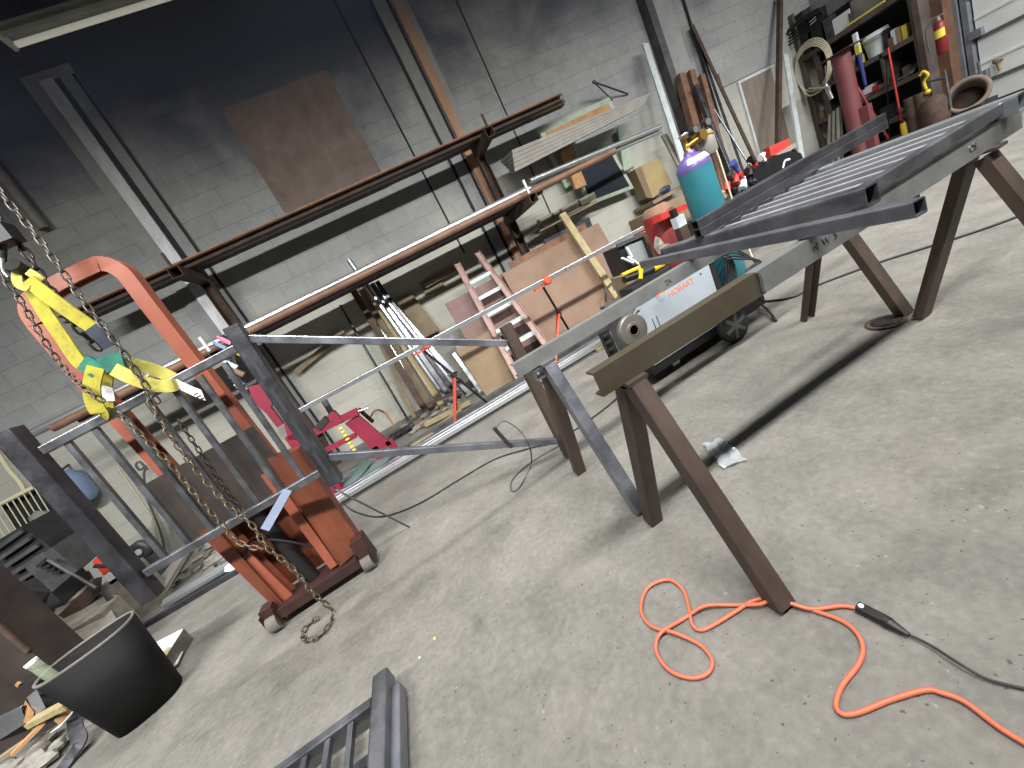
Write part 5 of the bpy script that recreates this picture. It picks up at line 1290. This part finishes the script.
# floor bits near the lift
MB().prism([fl(138, 610), fl(156, 606), fl(190, 552, .22), fl(181, 556, .22)], (0, 0, .03)).prism([fl(156, 606), fl(160, 603), fl(195, 551, .16), fl(190, 552, .22)], (0, 0, .03)).build('channel_offcut', 'siding', **T('grey channel offcut propped on the floor beside the dark long channels', 'channel'))
for i, (px, py, m) in enumerate(((222, 556, 'grey_rag'), (230, 566, 'grey_rag'), (214, 566, 'grey_rag'), (236, 572, 'paper_white'))):
    MB().rock(fl(px, py, .03)+V3((0, .12, .02)), .10, (1.4, 1, .5)).build('crumpled_rag', m, **T('crumpled pale rag on the floor beside the lift truck', 'rag', 'rags beside the lift truck'))
for i in range(22):
    px, py = random.uniform(120, 240), random.uniform(0, 1); py = 640-(px-100)*.62+random.uniform(-18, 4)
    c2 = fl(px, py); 
    MB().rock(c2+V3((0, .25, .02)), random.uniform(.02, .05), (1.3, 1, .6)).build('rubble_chunk', 'rubble', **T('small chunk of pale debris behind the dark floor channels', 'debris', 'debris behind the floor channels'))
bb_ = fl(197, 596)
MB().bar((-3.35, 3.62, .02), (-1.3, 3.5, .02), .05, .04).build('floor_channel', 'dark_steel', **T('dark channel on the floor reaching towards the tray', 'channel', 'long stock on the floor'))

random.seed(31)
rb_ = MB()
for i in range(150):
    x = random.uniform(-3.9, -1.35); y = random.uniform(3.88, 5.4); r = random.uniform(.02, .06)
    if -3.9 < x < -2.85 and y < 4.4: continue
    rb_.rock((x, y, r*.3), r, (1.4, 1.1, .6))
rb_.build('rubble', 'rubble', **T('pale rubble and dust spread along the foot of the back wall', 'rubble', kind='stuff'))
for i, (px, py, r) in enumerate(((216, 552, .12), (226, 558, .11), (233, 566, .1), (222, 545, .1), (208, 560, .09))):
    c2 = fl(px, py, .05); MB().rock(c2+V3((0, .25, .06)), r, (1.4, .9, .6)).build('crumpled_rag', 'grey_rag', **T('crumpled pale rag on the floor beside the lift truck', 'rag', 'rags beside the lift truck'))
# ================================================================== RED FRAME, TOOLS, BAGS
pf = thing('red_press', 'red steel press frame with sloping channel leg by the back wall', 'press', (-.7, 4.1, 0))
Y = 4.12
def o(px, py, y=Y): return ony(px, py, y)
MB().prism([o(345, 424), o(358, 415), o(392, 444), o(375, 452)], (0, .05, 0)).build('channel_leg', 'magenta_red', pf)
MB().bar(o(313, 433), o(358, 411), .07, .05, up=(0, 1, 0)).build('cross_beam', 'magenta_red', pf)
MB().bar(o(326, 450), o(356, 435), .05, .04, up=(0, 1, 0)).build('lower_beam', 'magenta_red', pf)
MB().bar(o(358, 411)+V3((0, .1, 0)), o(372, 426)+V3((0, .2, 0)), .03, .03).build('rear_leg', 'red_dark', pf)
MB().bar(o(318, 432)+V3((0, .05, 0)), o(332, 462)+V3((0, .05, 0)), .05, .05).build('rear_leg', 'red_dark', pf)
for q_ in (o(375, 450), o(390, 443)): MB().bb((q_.x-.04, Y, 0), (q_.x+.04, Y+.05, max(.03, q_.z+.03))).build('foot', 'magenta_red', pf)
MB().bar(o(331, 413), o(340, 423), .08, .08).build('ram_collar', 'magenta_red', pf)
MB().cyl(o(323, 399), o(333, 415), .03).build('ram', 'blue_steel', pf)
MB().cyl(o(352, 413), o(369, 408), .012).build('pin', 'bright_steel', pf)
sp = MB()
A, B = o(341, 428, 4.1), o(354, 450, 4.1)
for i in range(7): p = A.lerp(B, i/6); sp.lathe([(.012, -.012), (.03, 0), (.012, .012)], p, (B-A), n=10)
sp.build('spring', 'yellow_strip', pf)
MB().bar(o(318, 428), o(327, 418), .08, .06).build('hand_wheel_block', 'machine_dark', pf)
# magenta piece seen behind the railing post
mp = thing('red_hoist', 'magenta hoist arm glimpsed between the balusters and railing post', 'hoist', (-1.3, 4.0, 0))
MB().prism([ony(248, 387, 4), ony(262, 384, 4), ony(273, 400, 4), ony(268, 415, 4), ony(254, 403, 4)], (0, .08, 0)).build('arm_head', 'magenta_red', mp)
MB().bar(ony(268, 408, 4.02), ony(281, 425, 4.02), .06, .06).build('arm', 'magenta_red', mp)
MB().prism([ony(284, 424, 3.98), ony(290, 422, 3.98), ony(299, 440, 3.98), ony(288, 440, 3.98)], (0, .1, 0)).build('bracket', 'magenta_red', mp)
bse = ony(290, 435, 4.0)
MB().bb((bse.x-.05, 3.98, 0), (bse.x+.1, 4.08, bse.z)).build('base_post', 'magenta_red', mp)
# small tools hanging beyond the top corner of the panel
tq = ony(229, 360, 5.1)
# tools on hooks on the rack upright
hang = [((226, 341), .05, 'pink_plastic', 'pink tool grip hung at the rack upright'), ((221, 346), .045, 'blue_plastic', 'blue tool grip hung at the rack upright'), ((233, 338), .04, 'white_plastic', 'white tool grip hung at the rack upright'), ((236, 352), .05, 'yellow_tool', 'yellow tool hung on the rack upright behind the panel corner'), ((238, 372), .06, 'cardboard_tan', 'tan canvas tool hung on the rack upright'), ((232, 365), .05, 'white_plastic', 'white spray can hung on the rack upright'), ((239, 382), .06, 'navy_tool', 'navy drill hung on the rack upright'), ((242, 388), .045, 'tag_white', 'white tool tip below the navy drill')]
for (px, py), r, m, lab in hang:
    r *= .8; p = ony(px, py, 4.30)
    MB().bar(p+V3((-r*.6, 0, r)), p+V3((r*.6, 0, -r)), r*1.1, r*1.0, r=r*.3).cyl(p+V3((-r*.6, 0, r)), p+V3((-r*1.0, .0, r*1.7)), r*.35, n=8).build('hand_tool', m, **T(lab.replace('rack upright', 'lower rack arm'), 'tool', 'hand tools on the lower rack arm'))
p, q_ = ony(228, 338, 4.34), ony(243, 392, 4.34)
MB().path([V3((p.x-.1, 4.44, 1.83)), p, p.lerp(q_, .4), p.lerp(q_, .7), q_], 0, flat=(.03, .006, (0, -1, 0))).build('tool_strap', 'cable_black', **T('dark strap hanging from the lower rack pipes, carrying the hand tools', 'strap'))
# dark tool clutter at the foot of the wall
random.seed(21)
for i in range(12):
    p = ony(random.uniform(372, 398), random.uniform(400, 418), 4.75)
    p.z = max(.04, p.z*.5)
    MB().rock((p.x, p.y, .05), .05, (1.2, 1, .8)).build('tool_clutter', 'machine_dark', **T('dark greasy fitting in the heap beside the red press frame', 'fitting', 'greasy fittings by the red press'))
MB().path([ony(370, 418, 4.6), ony(376, 410, 4.6), ony(386, 414, 4.6), ony(394, 426, 4.6)], .012, n=6).build('orange_lead', 'timber_orange', **T('thin orange lead arching over the greasy fittings', 'lead'))
# green angled sheets on floor
gs = thing('green_sheet', 'pair of grey-green folded sheets on the floor under the lower sloped rail', 'sheet', fl(365, 470))
for pts in (((338, 490), (364, 461), (372, 463), (352, 488)), ((352, 488), (378, 461), (392, 456), (366, 486))):
    MB().prism([fl(px, py, .02+.05*(i in (1, 2))) for i, (px, py) in enumerate(pts)], (0, 0, .012)).build('folded_leaf', 'green_sheet', gs)
MB().bar(fl(335, 480, .03), fl(362, 468, .03), .05, .04).build('bright_offcut', 'bright_steel', **T('short bright bar lying by the grey-green sheets', 'bar'))
# red compressor tank, boxes and bags behind the welder
YT = 3.15
rt = thing('red_tank', 'dark red rounded tank with bright red lid behind the welder', 'tank', (2.64, YT+.1, 0))
cx_ = V3((2.64, YT+.1, 0))
MB().lathe([(.13, 0), (.14, .05), (.145, .93), (.135, .95)], cx_, n=28).build('shell', 'red_paint', rt)
MB().lathe([(.137, .95), (.12, 1.0), (.09, 1.02)], cx_, n=28).build('top', 'rust', rt)
MB().prism([ony(660, 214, 3.0), ony(687, 203, 3.0), ony(689, 208, 3.0), ony(661, 221, 3.0)], (0, .1, 0)).build('lid_strip', 'red_bright', rt)
fx_ = thing('hardware_bottle', 'white and clear bottle of dark liquid before the red tank', 'bottle', (2.72, 2.88, 0))
A = ony(678, 220, 2.9); 
MB().bar(V3((A.x, 2.9, 0)), V3((A.x, 2.9, A.z-.06)), .09, .07, r=.01).build('body', 'rust_dark', fx_)
MB().bar(V3((A.x, 2.9, A.z-.06)), V3((A.x, 2.9, A.z+.03)), .095, .075, r=.012).build('shoulder', 'white_plastic', fx_)
MB().bar(V3((A.x-.02, 2.9, A.z+.03)), V3((A.x-.02, 2.9, A.z+.1)), .05, .05, r=.01).build('cap', 'black_plastic', fx_)
bx_ = thing('cardboard_box', 'tan cardboard box on the wall bench beside the gas cylinder', 'box', (4.5, 5.3, .96))
P = [ony(641, 166, 5.3), ony(659, 158, 5.3), ony(672, 183, 5.3), ony(653, 198, 5.3)]
MB().prism(P, (0, .25, 0)).build('carton', 'cardboard', bx_)
MB().prism([P[0]+V3((-.12, 0, 0)), P[0], P[3], P[3]+V3((-.1, 0, .05))], (0, .2, 0)).build('flap', 'cardboard_tan', bx_)
wbz = thing('wall_bench', 'low grey wall bench under the tan cardboard box', 'bench', (4.4, 5.3, 0))
zb_ = P[3].z-.03
MB().bb((4.15, 5.1, zb_-.05), (4.95, 5.58, zb_)).build('top', 'timber_old', wbz)
for x in (4.2, 4.88): MB().bb((x-.03, 5.15, 0), (x+.03, 5.21, zb_-.05)).build('leg', 'machine_grey', wbz)
pc = ony(665, 190, 5.15)
MB().rock((pc.x, 5.15, zb_+.05), .1, (1.3, .8, .6)).build('dark_cloth', 'navy_tool', **T('dark blue cloth on the bench end before the cardboard box', 'cloth'))
cb2 = ony(662, 205, 4.2)
MB().bb((cb2.x-.3, 4.1, 0), (cb2.x+.25, 4.5, cb2.z)).build('wood_crate', 'cardboard_tan', **T('tan wooden crate behind the red tank', 'crate'))
cb3 = ony(705, 203, 3.4)
MB().bb((cb3.x-.12, 3.3, 0), (cb3.x+.12, 3.5, cb3.z+.06)).build('carton_box', 'cardboard', **T('narrow tan carton showing between gas cylinder and black tubes', 'box'))
# clear face shields / visor in a black bag
YB = 2.95
vb = thing('tool_bag', 'black open tool bag holding clear shield and white tools', 'bag', ony(635, 262, YB))
MB().prism([ony(618, 247, YB), ony(643, 235, YB), ony(654, 257, YB), ony(644, 268, YB), ony(629, 274, YB)], (0, .25, 0)).build('bag_body', 'black_plastic', vb)
def vis(u, v):
    c = ony(637, 253, YB-.03); return c+V3((.085*(u-.5)*2, -.04*math.sin(PI*u), .085*(v-.5)*2-.02*(u-.5)))
MB().grid(vis, 10, 8, .003, (0, -1, 0)).build('clear_shield', 'visor_clear', vb)
for a, b_ in (((627, 248), (632, 257)), ((622, 258), (633, 263)), ((628, 257), (641, 266))):
    MB().bar(ony(*a, YB-.06), ony(*b_, YB-.06), .022, .015, r=.004).build('white_tool', 'paper_white', vb)
MB().bar(ony(617, 246, YB-.02), ony(644, 234, YB-.02), .025, .03).build('bag_edge', 'machine_grey', vb)
YD = 2.72
dr = thing('cordless_drill', 'yellow and black cordless drill lying on dark case above the welder', 'drill', ony(640, 274, YD))
MB().bar(ony(624, 280, YD), ony(640, 274, YD), .055, .05, r=.015).build('motor_housing', 'black_gloss', dr)
MB().bar(ony(622, 275, YD), ony(641, 266.5, YD), .035, .025, r=.008).build('top_shell', 'yellow_tool', dr)
MB().bar(ony(640, 279, YD-.02), ony(641, 267, YD-.02), .03, .035, r=.008).build('collar', 'yellow_tool', dr)
MB().cyl(ony(642, 274, YD), ony(653, 269, YD), .026).build('gearbox', 'black_plastic', dr)
MB().cyl(ony(653, 269, YD), ony(663, 264, YD), .03, .026).build('battery', 'yellow_tool', dr)
cz = ony(632, 284, YD).z
MB().bb((1.72, 2.66, cz-.13), (2.12, 2.84, cz-.015)).build('tool_case', 'machine_dark', **T('small black tool case supporting the yellow drill', 'case'))
MB().bb((1.70, 2.66, 0), (2.16, 3.2, cz-.132)).build('steel_locker', 'machine_grey', **T('low grey steel locker under the tool bag and drill case', 'locker'))
bz_ = ony(629, 274, YB).z
bxx = ony(636, 270, YB).x
MB().bb((bxx-.12, 2.97, cz-.131), (bxx+.1, 3.17, max(cz-.12, bz_+.005))).build('carton_box', 'cardboard_tan', **T('small brown carton under the black tool bag', 'box'))
gl = thing('work_gloves', 'pale leather glove lying near the red tank', 'glove', ony(664, 250, 2.75))
MB().rock(ony(666, 250, 2.8), .06, (1.3, .8, .9)).build('glove_palm', 'cardboard_tan', gl)
MB().rock(ony(659, 245, 2.85), .065, (.7, .6, 1.2)).build('glove_cuff', 'siding', gl)
# workbench with black bag and red tools behind the panel
tbz = thing('tool_cart', 'tool cart heaped with red and black tools behind the stacked tubing', 'cart', (3.9, 3.9, 0))
YC = 3.7
zt2 = ony(735, 190, YC).z
MB().bb((3.45, 3.6, zt2-.1), (5.1, 4.1, zt2-.06)).build('top', 'machine_grey', tbz)
for x in (3.5, 5.05):
    for y in (3.65, 4.05): MB().bb((x-.02, y-.02, 0), (x+.02, y+.02, zt2-.1)).build('leg', 'machine_dark', tbz)
bg = thing('duffel_bag', 'black duffel bag with red tool on top, behind the stacked tubing', 'bag', (4.5, 3.8, zt2-.06))
zc2 = zt2-.06
vsb = []
MB().prism([ony(752, 184, YC), ony(755, 168, YC), ony(765, 166, YC), ony(771, 157, YC), ony(790, 151, YC), ony(801, 153, YC), ony(806, 165, YC), ony(770, 190, YC)], (0, .32, 0)).build('bag_body', 'black_gloss', bg)
MB().path([ony(783, 168, YC-.01), ony(785, 161, YC-.01), ony(790, 159, YC-.01)], 0, flat=(.02, .004, (0, -1, 0))).build('tick_mark', 'paper_white', bg)
MB().path([ony(770, 165, YC+.1), ony(775, 152, YC+.1), ony(790, 148, YC+.1), ony(797, 154, YC+.1)], .02, n=6).build('bag_handle', 'black_rubber', bg)
ml = thing('spirit_level', 'red box tool with pale end lying on top of the duffel bag', 'tool', ony(780, 150, YC))
MB().bar(ony(767, 153, YC+.1), ony(787, 144.5, YC+.1), .08, .11).build('body', 'red_bright', ml)
MB().bar(ony(774, 158, YC+.08), ony(793, 146, YC+.08), .08, .05).build('base', 'siding', ml)
random.seed(2)
tools = [(727, 186, 'red_bright', .07), (736, 179, 'red_bright', .065), (735, 166, 'blue_handle', .07), (741, 175, 'red_bright', .05), (743, 184, 'white_plastic', .08), (730, 175, 'dark_steel', .06), (748, 168, 'red_dark', .05), (752, 160, 'black_gloss', .06), (762, 156, 'paper_white', .06), (756, 165, 'red_bright', .04), (765, 172, 'paper_white', .055), (760, 168, 'black_gloss', .07), (722, 193, 'timber', .06), (733, 190, 'black_gloss', .07), (745, 190, 'machine_dark', .08), (752, 178, 'machine_dark', .08), (750, 172, 'black_plastic', .06)]
labs = ['red pistol-grip tool nearest the gas cylinder', 'red round tool behind the nearest red one', 'blue tool standing up among the red ones', 'small red knob tool beside the blue one', 'white bottle among the red tools', 'dark chuck tool behind red ones', 'dark red pliers near the duffel bag', 'black charger near the duffel bag top', 'white cup on the duffel bag corner', 'small red plier grip by the white cup', 'shiny white tin in front of the duffel bag', 'black grinder before the duffel bag', 'tan carton corner by the gas cylinder', 'black tool case below the red tools', 'grey grinder body below the white bottle', 'grey machine body beside the duffel bag', 'black handle lying on the grey machine body']
for (px, py, m, r), lab in zip(tools, labs):
    p = ony(px, py, YC+.05)
    a = random.uniform(-1, 1); d_ = V3((math.cos(a), .3, math.sin(a))).normalized()
    MB().cyl(p-d_*r*.9, p+d_*r*.5, r*.6, r*.45, n=10).cyl(p+d_*r*.5, p+d_*r*1.2, r*.25, n=8).bar(p+V3((0, 0, 0)), p+V3((.02, 0, -r*1.1)), r*.6, r*.5, r=r*.1).build('shop_tool', m, **T(lab, 'tool', 'tools heaped on the cart'))
# ================================================================== LIGHT
def area(name, loc, sx, sy, power, col=(1, 1, 1), rot=(0, 0, 0), spread=180):
    l = bpy.data.lights.new(name, 'AREA'); l.shape = 'RECTANGLE'; l.size = sx; l.size_y = sy; l.energy = power; l.color = col
    l.spread = math.radians(spread)
    o = bpy.data.objects.new(name, l); COL.objects.link(o); o.location = loc; o.rotation_euler = rot
    return o
warm = (1.0, .99, .968)
for x in (-3.0, .6, 4.2, 7.4):
    area('ceiling_lamp', (x, -.5, 3.9), 2.4, .2, 215, warm, (math.radians(40), 0, 0), 114)
for x in (-2.0, 1.6, 5.2):
    area('ceiling_lamp', (x, 3.0, 4.6), 2.4, .10, 46, warm, (0, 0, 0), 74)
w = bpy.data.worlds.new('world'); SC.world = w; w.use_nodes = True
w.node_tree.nodes['Background'].inputs[0].default_value = (.55, .6, .7, 1)
w.node_tree.nodes['Background'].inputs[1].default_value = .02
# the unlit fluorescent fixture under the ceiling, its tube glow added
fx = thing('ceiling_light', 'unlit fluorescent strip light with added glow hung high near the dark wall', 'light', (0, 5.1, 4.9))
MB().prism([(-1.62, 5.0, 5.03), (-1.62, 5.07, 5.08), (-1.62, 5.2, 5.03), (-1.62, 5.19, 5.01), (-1.62, 5.07, 5.05), (-1.62, 5.01, 5.01)], (2.5, 0, 0)).build('reflector', 'lamp_hood', fx)
MB().bb((-1.62, 5.03, 4.985), (.88, 5.09, 5.03)).build('housing', 'lamp_hood', fx)
MB().cyl((-1.57, 5.16, 4.96), (.85, 5.16, 4.96), .025).build('tube', 'tube_added_glow', fx)
MB().bb((-1.62, 4.98, 4.94), (-1.585, 5.2, 5.03)).build('end_cap', 'lamp_white', fx)
hg = MB()
for x in (-1.3, .6): hg.cyl((x, 5.07, 5.06), (x, 5.07, 6.19), .006, n=6)
hg.build('hanger', 'groove', fx)
vs_ = SC.view_settings
vs_.view_transform = 'Standard'; vs_.look = 'None'; vs_.gamma = 1; vs_.use_curve_mapping = False
vs_.exposure = -0.42
# thin bluish welding smoke hanging under the ceiling
hm = bpy.data.materials.new('smoke_haze'); hm.use_nodes = True
hn = hm.node_tree.nodes; hl = hm.node_tree.links
hn.remove(hn['Principled BSDF'])
vs2 = hn.new('ShaderNodeVolumeScatter'); vs2.inputs['Color'].default_value = (.45, .55, 1.0, 1); vs2.inputs['Density'].default_value = .05
hl.new(vs2.outputs[0], hn['Material Output'].inputs['Volume']); MATS['smoke_haze'] = hm
MB().bb((-5.5, 3.4, 3.3), (4.2, 5.45, 6.1)).build('smoke_haze', 'smoke_haze', **T('thin bluish smoke hanging below the ceiling by the dark wall', 'smoke', kind='stuff'))
